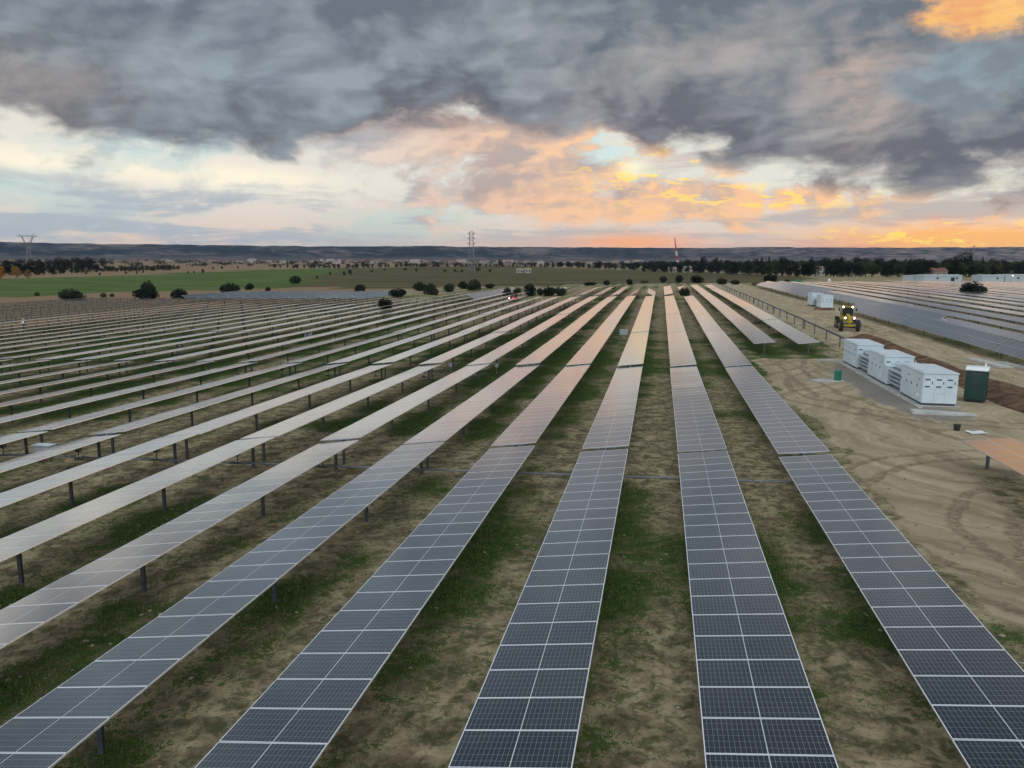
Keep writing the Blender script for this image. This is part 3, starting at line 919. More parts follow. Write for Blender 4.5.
def transformer(loc, L, label):
    t = thing('transformer', label, 'transformer', loc, 0, 'transformers between the cabinets')
    b = MB(); b.box(0.75, 2.05, 0.05, L - 0.05, 0.1, 1.42); b.build('tank', M['grey'], t, bevel=0.02)
    c = MB(); c.box(0.55, 2.1, 0.9, L - 0.45, 1.423, 1.72); c.box(0.50, 2.15, 0.85, L - 0.4, 1.718, 1.76); c.build('top_housing', M['white'], t, bevel=0.012)
    for i in range(4):
        z = 0.34 + i * 0.30
        f = MB(); f.box(0.05, 0.748, 0.22, L - 0.15, z, z + 0.10); f.build('radiator', M['grey'], t, bevel=0.012)
    p = MB(); p.box(0.35, 0.74, 0.28, L - 0.2, 0.1, 1.40); p.build('core', M['louvre'], t)
    for i in range(3):
        y = 0.75 + i * (L - 1.5) / 2
        q = MB()
        for k in range(4): q.tube((0.62 if i == 1 else 1.9, y, 1.755 + 0.05 * k), (0.62 if i == 1 else 1.9, y, 1.785 + 0.05 * k), 0.05, 0.035, n=10)
        q.build('bushing', M['grey'], t)
    k = MB(); k.box(0.60, 0.76, L - 0.75, L - 0.25, 0.95, 1.40); k.build('control_box', M['vent'], t, bevel=0.01)
    return t


SX = 16.86
BZ = 0.30                                                   # top of the concrete plinth
cabinet((SX, 53.3, BZ), 4.6, 'nearest large white cabinet with six dark vents on its front')
transformer((SX, 57.9, BZ), 4.1, 'grey transformer with shelf-like fins behind the nearest white cabinet')
cabinet((SX, 62.2, BZ), 4.5, 'middle white cabinet with a lower box on its near end', step=True)
transformer((SX, 66.7, BZ), 3.7, 'grey transformer with fins just before the farthest of three white cabinets')
cabinet((SX, 70.5, BZ), 5.0, 'farthest of the three white cabinets on the gravel, nearest the bare rail')
bs = MB(); bs.box(16.50, 16.76, 52.6, 76.2, -0.2, BZ - 0.02); bs.box(16.7605, 19.20, 53.12, 76.2, -0.2, BZ - 0.004)
o = bs.build('concrete_base', M['concrete'], bevel=0.02); tag(o, 'long pale concrete base with kerb under the white cabinets', 'concrete base')


def slab(cx, cy, w, d, rz, label, h=0.10, mat='concrete'):
    s = MB(); s.box(-w / 2, w / 2, -d / 2, d / 2, -0.25, h)
    o = s.build('concrete_slab', M[mat], bevel=0.02); o.location = (cx, cy, gz(cx, cy)); o.rotation_euler = (0, 0.02, rz)
    return tag(o, label, 'concrete slab')


slab(17.35, 50.75, 3.6, 0.75, -0.05, 'narrow pale concrete slab in front of the nearest white cabinet', 0.14)
slab(13.5, 64.3, 2.7, 1.3, 0.25, 'pale concrete slab beside the green barrel', 0.04)
slab(15.9, 76.8, 1.5, 0.6, 0.0, 'small pale slab at the far corner of the concrete base', 0.12)
slab(29.2, 75.5, 1.3, 6.0, 0.10, 'left of two pale slabs on the ground before the tipped tables', 0.10)
slab(30.7, 73.6, 1.0, 5.2, 0.10, 'right of two pale slabs on the ground before the tipped tables', 0.10)

# second station further along the track
for dx, dy, lb in ((28.7, 157.4, 'far white cabinet of the distant pair beside the dirt track'), (28.9, 149.4, 'near white cabinet of the distant pair beyond the yellow machine')):
    cabinet((dx, dy, gz(dx + 1, dy) + 0.05), 4.0, lb, group='distant white cabinets', h=2.35)
o = transformer((28.8, 153.7, gz(29.5, 154) + 0.02), 3.4, 'small grey transformer between the two distant white cabinets')
o['group'] = 'transformers between the cabinets'


def barrel(loc):
    t = thing('barrel', 'teal green plastic barrel on the dirt left of the cabinets', 'barrel', loc); t.scale = (0.8, 0.8, 0.8)
    b = MB(); pr = [(0.30, 0), (0.34, 0.05), (0.34, 0.28), (0.36, 0.30), (0.34, 0.32), (0.34, 0.58), (0.36, 0.60), (0.34, 0.62), (0.34, 0.88), (0.29, 0.95)]
    n = 20
    for (r0, z0), (r1, z1) in zip(pr, pr[1:]): b.tube((0, 0, z0), (0, 0, z1), r0, r1, n=n, caps=False)
    b.tube((0, 0, 0.001), (0, 0, 0.003), 0.295, n=n); b.build('drum', M['bin_green'], t, smooth=False)
    l = MB(); l.tube((0, 0, 0.945), (0, 0, 0.99), 0.31, 0.30, n=n); l.tube((0.14, 0, 0.99), (0.14, 0, 1.02), 0.045, n=10); l.build('lid', M['bin_green'], t)


barrel((14.15, 64.6, gz(14.15, 64.6) + 0.02))


def portable_toilet(loc, rz):
    t = thing('portable_toilet', 'dark green portable toilet with a white roof beside the cabinets', 'portable toilet', loc, rz)
    w = 0.58
    b = MB(); b.box(-w, w, -w, w, 0.12, 2.06)
    for sx in (-1, 1):
        for k in range(4):                                    # moulded ribs
            y = -0.42 + 0.28 * k; b.box(sx * w - 0.015, sx * w + 0.015, y - 0.05, y + 0.05, 0.22, 1.95)
    for sx in (-1, 1):
        for sy in (-1, 1): b.box(sx * w - 0.05, sx * w + 0.05, sy * w - 0.05, sy * w + 0.05, 0.10, 2.08)
    b.build('walls', M['wc_green'], t, bevel=0.012)
    s = MB(); s.box(-0.62, 0.62, -0.62, 0.62, 0.06, 0.125)
    for x in (-0.45, 0.45): s.box(x - 0.06, x + 0.06, -0.66, 0.66, -0.05, 0.058)
    s.build('skid_base', M['black'], t, bevel=0.01)
    d = MB(); d.box(-0.40, 0.40, -w - 0.035, -w - 0.018, 0.18, 1.98); d.box(-0.30, 0.30, -w - 0.045, -w - 0.0355, 0.30, 1.0); d.box(-0.30, 0.30, -w - 0.045, -w - 0.0355, 1.10, 1.75)
    dr = d.build('door', M['wc_green'], t, bevel=0.006)
    h = MB(); h.box(0.28, 0.37, -w - 0.075, -w - 0.036, 1.0, 1.10); h.build('handle', M['black'], dr, bevel=0.006)
    v = MB(); v.box(-0.25, 0.25, -w - 0.052, -w - 0.046, 1.80, 1.92); v.build('vent_slot', M['vent'], dr)
    r = MB(); pr = [(-0.66, 2.075), (0.66, 2.075), (0.64, 2.17), (0.48, 2.30), (-0.48, 2.30), (-0.64, 2.17)]
    r.prism(pr, 'x', -0.66, 0.66); r.build('roof', M['wc_roof'], t, bevel=0.03)
    p = MB(); p.tube((0.40, 0.45, 2.25), (0.40, 0.45, 2.50), 0.05, n=10); p.build('vent_pipe', M['wc_roof'], t)


portable_toilet((20.95, 55.75, gz(20.95, 55.75) + 0.02), R(-24))

# white sheet and bucket left on the dirt
u = np.linspace(-0.5, 0.5, 9); SXg, SYg = np.meshgrid(u * 1.0, u * 0.6)
SZ = 0.10 * fbm(SXg + 3, SYg + 7, 3.0, 4) + 0.02
me = bpy.data.meshes.new('plastic_sheet')
me.from_pydata(np.stack([SXg, SYg, SZ], -1).reshape(-1, 3).tolist(), [], [(i * 9 + j, i * 9 + j + 1, (i + 1) * 9 + j + 1, (i + 1) * 9 + j) for i in range(8) for j in range(8)])
me.materials.append(M['wc_roof'])
o = link('plastic_sheet', me, None, (17.25, 45.2, gz(17.2, 45.2)), (0, 0, 0.3)); sm = o.modifiers.new('thickness', 'SOLIDIFY'); sm.thickness = 0.012
tag(o, 'crumpled white sheet lying on the bare dirt', 'plastic sheet')
t = thing('bucket', 'small dark bucket next to the white sheet on the dirt', 'bucket', (16.45, 45.8, gz(16.45, 45.8)))
b = MB(); b.tube((0, 0, 0), (0, 0, 0.36), 0.15, 0.19, n=14); b.build('pail', M['black'], t)
b = MB()
for i in range(8):
    a0, a1 = math.pi * i / 8, math.pi * (i + 1) / 8
    b.tube((0.19 * math.cos(a0), 0, 0.36 + 0.17 * math.sin(a0)), (0.19 * math.cos(a1), 0, 0.36 + 0.17 * math.sin(a1)), 0.008, n=5)
b.build('handle', M['steel'], t)


def mound(name, pts, label, seed):
    """a heap of spoil along a path: (x, y, half width, height)"""
    P = np.array(pts, float); n = 90; m = 25
    s = np.linspace(0, len(P) - 1, n)
    ctr = np.stack([np.interp(s, range(len(P)), P[:, i]) for i in range(4)], 1)
    dx, dy = np.gradient(ctr[:, 0]), np.gradient(ctr[:, 1]); ln = np.hypot(dx, dy) + 1e-9
    nx, ny = -dy / ln, dx / ln
    w = np.linspace(-1, 1, m)
    X = ctr[:, 0:1] + nx[:, None] * w * ctr[:, 2:3]; Y = ctr[:, 1:2] + ny[:, None] * w * ctr[:, 2:3]
    endf = ss(np.minimum(np.arange(n), np.arange(n)[::-1]) / 8.0)[:, None]
    Hh = 0.7 * ctr[:, 3:4] * (1 - w ** 2) ** 0.8 * endf * (0.55 + 0.9 * fbm(X, Y, 0.9, seed))
    Hh += 0.16 * (fbm(X, Y, 2.4, seed + 1) - 0.35) * (1 - w ** 2) * endf
    Z = G(X, Y) + Hh - 0.03
    me = bpy.data.meshes.new(name)
    me.from_pydata(np.stack([X, Y, Z], -1).reshape(-1, 3).tolist(), [], [(i * m + j, i * m + j + 1, (i + 1) * m + j + 1, (i + 1) * m + j) for i in range(n - 1) for j in range(m - 1)])
    me.materials.append(M['mound']); me.polygons.foreach_set('use_smooth', [True] * len(me.polygons))
    return tag(link(name, me), label, 'earth bank')


mound('earth_bank', [(23.0, 98, 1.7, 1.0), (23.6, 92, 1.9, 0.9), (23.8, 84, 1.5, 0.65), (24.0, 75, 1.4, 0.60), (24.0, 67, 1.5, 0.55), (24.2, 60, 2.2, 0.65), (24.0, 54, 2.2, 0.6), (24.3, 47, 1.8, 0.5)], 'long red brown bank of dug earth behind the cabinets', 40)
mound('earth_bank', [(27.4, 147.0, 1.0, 0.5), (28.8, 146.2, 1.4, 0.6), (30.8, 146.4, 1.0, 0.4)], 'small reddish heap in front of the distant cabinets', 44)


# ------------------------------------------------------------------ the yellow grader driving towards the camera with its lamps on
def road_grader(loc, rz):
    """local frame: front is -y, ground at z = 0"""
    t = thing('road_grader', 'yellow road grader with four lamps lit on the dirt track', 'road grader', loc, rz)
    def wheel(x, y, lb=None):
        w = MB(); r, hw = 0.72, 0.23; sx = 1 if x > 0 else -1
        w.tube((x - hw + .06, y, r), (x + hw - .06, y, r), r, n=26); w.tube((x - hw, y, r), (x - hw + .06, y, r), r - .08, r, n=26, caps=True); w.tube((x + hw - .06, y, r), (x + hw, y, r), r, r - .08, n=26)
        for k in range(22):                                   # lugs
            a = 2 * math.pi * k / 22
            c = (x, y + math.cos(a) * r, r + math.sin(a) * r); w.cbox(c, (hw * 1.6, 0.07, 0.07))
        o = w.build('wheel', M['rubber'], t)
        q = MB(); q.tube((x + sx * (hw - 0.10), y, r), (x + sx * (hw + 0.015), y, r), 0.36, 0.34, n=18); q.tube((x + sx * (hw + 0.012), y, r), (x + sx * (hw + 0.06), y, r), 0.13, n=12); q.build('rim', M['yellow'], o)
    for x in (-1.0, 1.0):
        wheel(x, -3.1); wheel(x, 1.9); wheel(x, 3.5)
    fr = MB()
    fr.prism([(-3.35, 1.0), (-3.35, 1.5), (-2.7, 1.75), (-0.3, 2.05), (0.6, 2.0), (0.6, 1.5), (-0.4, 1.6), (-2.6, 1.3), (-2.85, 0.95)], 'x', -0.19, 0.19)
    fr.box(-0.85, 0.85, -3.22, -2.98, 0.60, 0.86); fr.box(-0.14, 0.14, -3.2, -3.0, 0.85, 1.2)
    fr.box(-0.42, 0.42, 0.5, 4.2, 0.85, 1.25)
    fr.build('main_frame', M['yellow'], t, bevel=0.03)
    for x in (-0.72, 0.72):
        k = MB(); k.box(x - 0.09, x + 0.09, 1.5, 3.9, 0.55, 0.95); k.build('tandem_case', M['yellow'], t, bevel=0.04)
    e = MB(); e.prism([(1.55, 1.24), (4.35, 1.24), (4.45, 1.6), (4.30, 2.25), (3.9, 2.34), (1.55, 2.38)], 'x', -0.55, 0.55)
    eng = e.build('engine_hood', M['yellow'], t, bevel=0.05)
    g_ = MB()
    for x in (-0.562, 0.552): g_.box(x, x + 0.01, 2.1, 3.7, 1.55, 2.05)
    g_.box(-0.4, 0.4, 4.44, 4.46, 1.5, 2.0); g_.build('grille', M['vent'], eng)
    ex = MB(); ex.tube((0.3, 2.7, 2.3), (0.3, 2.7, 3.0), 0.06); ex.build('exhaust_pipe', M['black'], t)
    c = MB()
    for x in (-0.72, 0.66):
        for y in (0.25, 1.48): c.box(x, x + 0.06, y - 0.03, y + 0.03, 1.5, 2.85)
    c.box(-0.72, 0.72, 0.22, 1.51, 1.25, 1.75); cab = c.build('cab', M['yellow'], t, bevel=0.015)
    gl = MB(); gl.box(-0.655, 0.655, 0.232, 0.25, 1.755, 2.82); gl.box(-0.655, 0.655, 1.48, 1.498, 1.755, 2.82)
    for x in (-0.70, 0.688): gl.box(x, x + 0.012, 0.285, 1.445, 1.755, 2.82)
    gl.build('window', M['glass_dark'], cab)
    r_ = MB(); r_.box(-0.82, 0.82, 0.08, 1.62, 2.852, 2.98); r_.build('roof', M['yellow'], cab, bevel=0.04)
    bl = MB(); n = 8; pr = []
    for i in range(n + 1):
        a = -0.9 + 1.8 * i / n; pr.append((-0.30 * math.cos(a), 0.62 + 0.34 * math.sin(a)))
    pr += [(p[0] + 0.035, p[1]) for p in reversed(pr)]
    bl.prism(pr, 'x', -1.75, 1.75)
    bl.v = [(x * math.cos(0.4) - (y - 0) * math.sin(0.4), -0.9 + x * math.sin(0.4) + y * math.cos(0.4), z) for x, y, z in bl.v]
    bl.build('blade', M['dark_steel'], t)
    ci = MB(); ci.tube((0, -0.9, 1.02), (0, -0.9, 1.10), 0.72, n=24); ci.tube((0, -0.75, 1.1), (0, -0.75, 1.75), 0.06); ci.tube((-0.5, -0.6, 1.1), (-0.2, -0.5, 1.9), 0.05); ci.tube((0.5, -0.6, 1.1), (0.2, -0.5, 1.9), 0.05)
    ci.tube((0, -2.7, 1.15), (-0.5, -0.9, 1.08), 0.08); ci.tube((0, -2.7, 1.15), (0.5, -0.9, 1.08), 0.08); ci.build('circle_drive', M['yellow'], t)
    hb = MB(); hb.box(-0.62, 0.62, -2.75, -2.66, 1.56, 1.66); hb.build('lamp_bar', M['black'], t)
    for x, y, z in ((-0.56, 0.02, 2.92), (0.56, 0.02, 2.92), (-0.54, -2.80, 1.66), (0.54, -2.80, 1.66)):
        l = MB(); l.tube((x, y + 0.10, z), (x, y - 0.02, z), 0.17, n=14); o = l.build('headlight', M['black'], t)
        l = MB(); l.tube((x, y - 0.022, z), (x, y - 0.05, z), 0.13, 0.10, n=14); l.build('lens', M['lamp'], o)
    mi = MB()
    for x in (-1.05, 1.05): mi.box(x - 0.10, x + 0.10, 0.10, 0.14, 2.4, 2.75); mi.tube((x * 0.95, 0.15, 2.8), (x * 0.66, 0.25, 2.9), 0.02, n=5)
    mi.build('mirror', M['black'], t)
    return t


_gx, _gy = 24.45, 108.6
road_grader((_gx, _gy, gz(_gx, _gy)), R(-7))


# ------------------------------------------------------------------ boxes in the rows
def combiner_box(loc, label, rz=0.0, w=0.95, h=0.62):
    t = thing('combiner_box', label, 'electrical box', loc, rz, 'combiner boxes among the rows')
    b = MB(); b.box(-w / 2, w / 2, -0.18, 0.18, 0.40, 0.40 + h); b.build('box', M['grey'], t, bevel=0.02)
    d = MB()
    d.box(-w / 2 + 0.04, -0.015, -0.20, -0.183, 0.44, 0.36 + h); d.box(0.015, w / 2 - 0.04, -0.20, -0.183, 0.44, 0.36 + h); d.build('door', M['grey'], t, bevel=0.006)
    r_ = MB(); r_.box(-w / 2 - 0.06, w / 2 + 0.06, -0.26, 0.22, 0.402 + h, 0.44 + h); r_.build('rain_hood', M['white'], t)
    for x in (-w / 2 + 0.12, w / 2 - 0.12):
        p = MB(); p.box(x - 0.04, x + 0.04, -0.04, 0.04, -0.3, 0.398); p.build('leg', M['dark_steel'], t)


combiner_box((-4.3, 97.3, gz(-4.3, 97.3)), 'pale blue box on legs in the lane between the central rows')
combiner_box((-44.4, 92.6, gz(-44.4, 92.6)), 'pale box on legs far out between the left rows')
combiner_box((-30.2, 32.8, gz(-30.2, 32.8)), 'white box on legs under a table end at the left edge', w=0.9, h=0.5)
for k, lb in ((-5, 'small pale controller on a post, left of a matching pair under the second break'), (-4, 'small pale controller on a post, right of a matching pair under the second break')):
    X, Y = X_A + PITCH * k + 0.9, FRONT + 2 * STEP + 3.0
    t = thing('controller', lb, 'controller box', (X, Y, gz(X, Y)), 0, 'controllers under the second break')
    b = MB(); b.box(-0.14, 0.14, -0.08, 0.08, 0.62, 0.95); b.build('box', M['grey'], t, bevel=0.02)
    b = MB(); b.box(-0.035, 0.035, -0.03, 0.03, -0.3, 0.618); b.build('stake', M['steel'], t)


# ------------------------------------------------------------------ a worker in the rows on the left
def worker(loc, rz):
    """standing figure: skeleton joints with radii, grown into one skin"""
    t = thing('person', 'person in white shirt and cap standing among the far left rows', 'person', loc, rz)
    J = [((0, 0, 0.95), .15), ((0, 0, 1.15), .14), ((0, 0.01, 1.38), .17), ((0, 0, 1.50), .065), ((0, -0.02, 1.60), .09), ((0, -0.02, 1.71), .085),
         ((0.20, 0, 1.42), .065), ((0.27, 0.02, 1.16), .05), ((0.25, -0.16, 0.98), .038), ((0.24, -0.24, 0.95), .035),
         ((-0.20, 0, 1.42), .065), ((-0.27, 0.03, 1.15), .05), ((-0.27, -0.04, 0.90), .038), ((-0.27, -0.06, 0.81), .035),
         ((0.10, 0, 0.88), .10), ((0.12, -0.02, 0.50), .07), ((0.13, 0.02, 0.09), .05), ((0.14, -0.12, 0.05), .045),
         ((-0.10, 0, 0.88), .10), ((-0.12, -0.01, 0.50), .07), ((-0.13, 0.02, 0.09), .05), ((-0.14, -0.12, 0.05), .045)]
    E_ = [(0, 1), (1, 2), (2, 3), (3, 4), (4, 5), (2, 6), (6, 7), (7, 8), (8, 9), (2, 10), (10, 11), (11, 12), (12, 13), (0, 14), (14, 15), (15, 16), (16, 17), (0, 18), (18, 19), (19, 20), (20, 21)]
    me = bpy.data.meshes.new('person_body'); me.from_pydata([j[0] for j in J], E_, [])
    o = bpy.data.objects.new('body', me); COL.objects.link(o)
    sk = o.modifiers.new('skin', 'SKIN'); sub = o.modifiers.new('sub', 'SUBSURF'); sub.levels = sub.render_levels = 1
    if not me.skin_vertices: me.attributes  # layer is created with the modifier
    lay = me.skin_vertices[0].data if me.skin_vertices else None
    if lay:
        for i, (_, r) in enumerate(J): lay[i].radius = (r, r)
        lay[0].use_root = True
    dg = bpy.context.evaluated_depsgraph_get(); ev = o.evaluated_get(dg)
    m2 = bpy.data.meshes.new_from_object(ev)
    bpy.data.objects.remove(o)
    m2.materials.clear()
    for mm in ('skin', 'hivis', 'trousers', 'black'): m2.materials.append(M[mm])
    for p in m2.polygons:
        c = p.center
        p.use_smooth = True
        p.material_index = 3 if c.z < 0.13 else (2 if c.z < 0.98 and abs(c.x) < 0.215 else (1 if c.z < 1.49 and not (c.z < 1.10 and abs(c.x) > 0.21) else 0))
    link('body', m2, t)
    h = MB(); h.tube((0, -0.02, 1.70), (0, -0.02, 1.80), 0.115, 0.085, n=14); h.box(-0.08, 0.08, -0.22, -0.10, 1.70, 1.72); h.build('cap', M['hivis'], t)
    f_ = MB()
    for x in (-0.035, 0.035): f_.box(x - 0.012, x + 0.012, -0.113, -0.10, 1.645, 1.66)
    f_.box(-0.015, 0.015, -0.125, -0.10, 1.60, 1.64); f_.build('face', M['black'], t)


worker((-97.0, 103.5, gz(-97.0, 103.5)), R(160))


def red_vehicle(loc, rz):
    t = thing('utility_vehicle', 'small red vehicle with lamps on beside the dark bush', 'utility vehicle', loc, rz)
    b = MB(); b.prism([(-1.9, 0.5), (1.9, 0.5), (1.9, 1.05), (0.9, 1.1), (-0.6, 1.1), (-1.85, 1.0)], 'x', -0.8, 0.8); b.build('body', M['red'], t, bevel=0.06)
    c = MB(); c.prism([(-0.75, 1.10), (0.95, 1.10), (0.75, 1.75), (-0.35, 1.75)], 'x', -0.72, 0.72); cb = c.build('cab', M['glass_dark'], t, bevel=0.05)
    r_ = MB(); r_.box(-0.70, 0.70, -0.42, 0.80, 1.752, 1.81); r_.build('roof', M['red'], cb, bevel=0.02)
    for x in (-0.75, 0.75):
        for y in (-1.2, 1.2):
            w = MB(); w.tube((x - 0.11, y, 0.36), (x + 0.11, y, 0.36), 0.36, n=18); w.tube((x - 0.13, y, 0.36), (x + 0.13, y, 0.36), 0.18, n=12); w.build('wheel', M['rubber'], t)
    for x, m in ((-0.55, 'lamp'), (0.55, 'red_lamp')):
        l = MB(); l.tube((x, -1.86, 0.85), (x, -1.93, 0.85), 0.14, n=12); l.build('headlight', M[m], t)


red_vehicle((-34.4, 183.0, gz(-34.4, 183.0)), R(-12))
bpy.data.objects['utility_vehicle'].scale = (0.9, 0.9, 1.05)

# ------------------------------------------------------------------ vegetation
def leaf_cloud(lobes, n, size, seed, flat=1.0):
    """many small leaf faces spread through the volume of overlapping lobes (centre, radius)"""
    rs = np.random.RandomState(seed)
    vol = np.array([l[1] ** 2 for l in lobes]); cnt = rs.multinomial(n, vol / vol.sum())
    V, F = [], []
    for (c, r), k in zip(lobes, cnt):
        d = rs.normal(size=(k, 3)); d /= np.linalg.norm(d, axis=1)[:, None]
        rad = r * (0.45 + 0.62 * rs.rand(k) ** 0.6)
        ctr = np.array(c) + d * rad[:, None] * np.array([1, 1, flat])
        for q in range(k):
            a = rs.normal(size=3); a /= np.linalg.norm(a); b = np.cross(a, rs.normal(size=3)); b /= np.linalg.norm(b)
            s = size * rs.uniform(0.5, 1.4); o = len(V)
            V += [ctr[q] - a * s, ctr[q] - b * s * 0.6, ctr[q] + a * s, ctr[q] + b * s * 0.6]
            F.append((o, o + 1, o + 2, o + 3))
    return V, F


def crown_mesh(name, lobes, n, size, seed, mat, flat=1.0):
    V, F = leaf_cloud(lobes, n, size, seed, flat)
    mn = min(float(v[2]) for v in V)
    me = bpy.data.meshes.new(name); me.from_pydata([tuple(map(float, v)) for v in V], [], F); me.materials.append(mat)
    return me


def trunk_mesh(h, r, limbs, seed):
    rs = random.Random(seed); mb = MB(); p = Vector((0, 0, -0.03)); q = Vector((rs.uniform(-.02, .02), rs.uniform(-.02, .02), h))
    mb.tube(p, q, r, r * 0.6, n=7)
    for i in range(limbs):
        a = 2 * math.pi * i / limbs + rs.uniform(-.4, .4); s = q.lerp(p, rs.uniform(0, 0.35))
        mb.tube(s, s + Vector((math.cos(a) * 0.22, math.sin(a) * 0.22, rs.uniform(0.15, 0.32))), r * 0.5, r * 0.2, n=5)
    return mb.mesh('trunk', M['bark'])


def lobes_round(seed, base, top, w, n=9):
    rs = random.Random(seed); out = []
    for i in range(n):
        a = rs.uniform(0, 2 * math.pi); t = (i + 0.5) / n
        rr = w * math.sin(math.pi * min(0.95, 0.18 + 0.75 * t)) * rs.uniform(0.35, 0.75)
        out.append(((math.cos(a) * rr, math.sin(a) * rr, base + (top - base) * (0.12 + 0.76 * t)), w * rs.uniform(0.36, 0.56)))
    return out


def lobes_bush(seed):
    """one low dome, about 1 wide and 0.62 high"""
    rs = random.Random(seed); out = [((0, 0, 0.28), 0.33)]
    for i in range(7):
        a = 2 * math.pi * i / 7 + rs.uniform(-.4, .4); out.append(((math.cos(a) * 0.25, math.sin(a) * 0.25, rs.uniform(0.14, 0.34)), rs.uniform(0.16, 0.25)))
    return out


def lobes_cypress(seed, w=0.11):
    rs = random.Random(seed); return [((rs.uniform(-.02, .02), rs.uniform(-.02, .02), 0.10 + 0.095 * i), w * math.sin(math.pi * (0.22 + 0.072 * i)) * 0.95 + 0.02) for i in range(10)]


BUSH = [crown_mesh('crown', lobes_bush(s), 1900, 0.036, s, M['bush'], 0.9) for s in (1, 2, 3, 4)]
BUSH_G = [crown_mesh('crown', lobes_bush(s), 1500, 0.034, s, M['leaf'], 0.9) for s in (11, 12)]
BUSH_D = [crown_mesh('crown', lobes_bush(s), 700, 0.036, s, M['dry'], 0.9) for s in (13, 14)]
STEM = trunk_mesh(0.22, 0.045, 4, 5)
TREE = {
    'oak': [crown_mesh('crown', lobes_round(s, 0.06, 0.97, 0.42), 1700, 0.030, s, M['oak']) for s in (21, 22, 23)],
    'leaf': [crown_mesh('crown', lobes_round(s, 0.2, 0.97, 0.42), 1500, 0.030, s, M['leaf']) for s in (24, 25)],
    'pine': [crown_mesh('crown', lobes_round(s, 0.08, 0.97, 0.32, 11), 1600, 0.027, s, M['pine']) for s in (26, 27, 28)],
    'cypress': [crown_mesh('crown', lobes_cypress(s), 1100, 0.022, s, M['pine']) for s in (29, 30)],
    'autumn': [crown_mesh('crown', lobes_round(s, 0.15, 0.97, 0.38), 1200, 0.032, s, M['autumn']) for s in (31,)],
    'orange': [crown_mesh('crown', lobes_round(s, 0.12, 0.97, 0.40), 1200, 0.032, s, M['orange_leaf']) for s in (33,)],
}
TRUNK = [trunk_mesh(0.38, 0.026, 5, s) for s in (1, 2)]


def ground_hit(px, py):
    """where the line of sight through a point of the photo meets the ground"""
    d = _f + _r2 * ((px - 512) / 771.83) - _u2 * ((py - 384) / 771.83); t = 10.0
    for _ in range(160): t = 0.6 * t + 0.4 * (gz(d.x * t, d.y * t) - CAM_H) / d.z
    return d.x * t, d.y * t, (d * t).dot(_f)


def far_point(px, dist):
    """a place on the plain at a given distance in the direction of a point of the horizon"""
    d = _f + _r2 * ((px - 512) / 771.83) - _u2 * ((262 - 384) / 771.83)
    k = dist / math.hypot(d.x, d.y)
    return d.x * k, d.y * k, dist * 0.98


def bush(x, y, w, h, mesh, label, group, name='bush'):
    t = thing(name, label, 'bush', (x, y, gz(x, y) - 0.05), rng.uniform(0, 6.28), group)
    link('crown', mesh, t, (0, 0, 0), (0, 0, 0), (w, w, h / 0.62))
    link('trunk', STEM, t, (0, 0, 0), (0, 0, 0), (w, w, h / 0.62))
    return t


# dark evergreen oaks standing between the array and the fields
for px, by, w, h, lb in [
    (72, 300.5, 27, 12.5, 'wide dark round bush, leftmost of those before the green field'),
    (146, 299.5, 25, 12, 'dark bush with a taller crown behind it, before the green field'),
    (149, 298.0, 15, 18, 'taller crown rising behind the dark bush before the green field'),
    (180, 299.5, 17, 11.5, 'rounded dark bush right of the two-crowned one'),
    (231, 293.5, 21, 11, 'dark bush before the right half of the green field'),
    (250, 289.8, 9.5, 7, 'smaller bush right beside a wider dark bush at the green field'),
    (296, 284, 12.5, 9, 'lone dark tree-like bush standing out in the green field'),
    (268, 291, 6, 4.5, 'tiny bush at the right end of the green field edge'),
    (360, 292, 12.5, 8.5, 'single dark bush in the brown field above pale tipped tables'),
    (385, 311, 15.5, 14, 'dark round bush standing inside the array beside tracker rows'),
    (398, 297.5, 20, 9.5, 'low wide dark bush just above the one inside the array'),
    (420, 291, 16, 10, 'back bush of the overlapping pair above the left rows'),
    (431, 295, 17, 12, 'front bush of the overlapping pair above the left rows'),
    (449, 292, 13, 9, 'squat dark bush right of the overlapping pair'),
    (463, 289, 12, 8.5, 'dark bush behind the grey tipped table, left one'),
    (474, 290.5, 17, 11.5, 'largest dark bush behind the grey tipped table'),
    (490, 288.5, 11, 5.5, 'low bush at right end of the clump behind the tipped table'),
    (507, 296, 11, 9, 'dark bush right behind the small red vehicle'),
    (530, 296, 13, 13, 'tall dark bush at centre left between red vehicle and white roof'),
    (540, 295.5, 7, 8, 'narrow bush touching the tall dark bush near the white roof'),
    (549, 296, 15, 10, 'left bush in front of the white roof'),
    (560, 296, 14, 10, 'right bush in front of the white roof'),
    (590, 285.5, 14, 3.8, 'flat strip of bush at the edge of the brown field'),
    (606.5, 285.3, 7.5, 5.5, 'small round bush on the brown field edge'),
    (613.5, 289, 4.5, 3.5, 'tiny bush among the far small tables'),
    (629.5, 285, 7, 6.5, 'pointed bush on the brown field edge'),
    (684.5, 296, 11.5, 9.5, 'round dark bush in the cross lane before the far tables'),
    (663, 283, 8, 7.5, 'round bush left of the pair above the far tables'),
    (679, 282.5, 8.5, 7.8, 'round bush above the far tables'),
    (697, 283, 15, 8, 'broad bush above the two long rows'),
    (722, 284.5, 12, 7, 'bush left of centre in the strip beyond the bare rail'),
    (735, 284.5, 10, 5, 'low bush in the strip beyond the bare rail'),
    (770.5, 283.5, 15, 10, 'dark bush above the rows just right of the bare rail'),
    (787, 282.5, 4.5, 3.5, 'tiny bush beside the green netting'),
    (972.5, 296.5, 28, 15.5, 'big dark bush standing inside the right array'),
]:
    x, y, z = ground_hit(px, by); k = z / 771.83
    bush(x, y, w * k * 1.06, h * k * 1.05, rng.choice(BUSH), lb, 'dark bushes round the array')
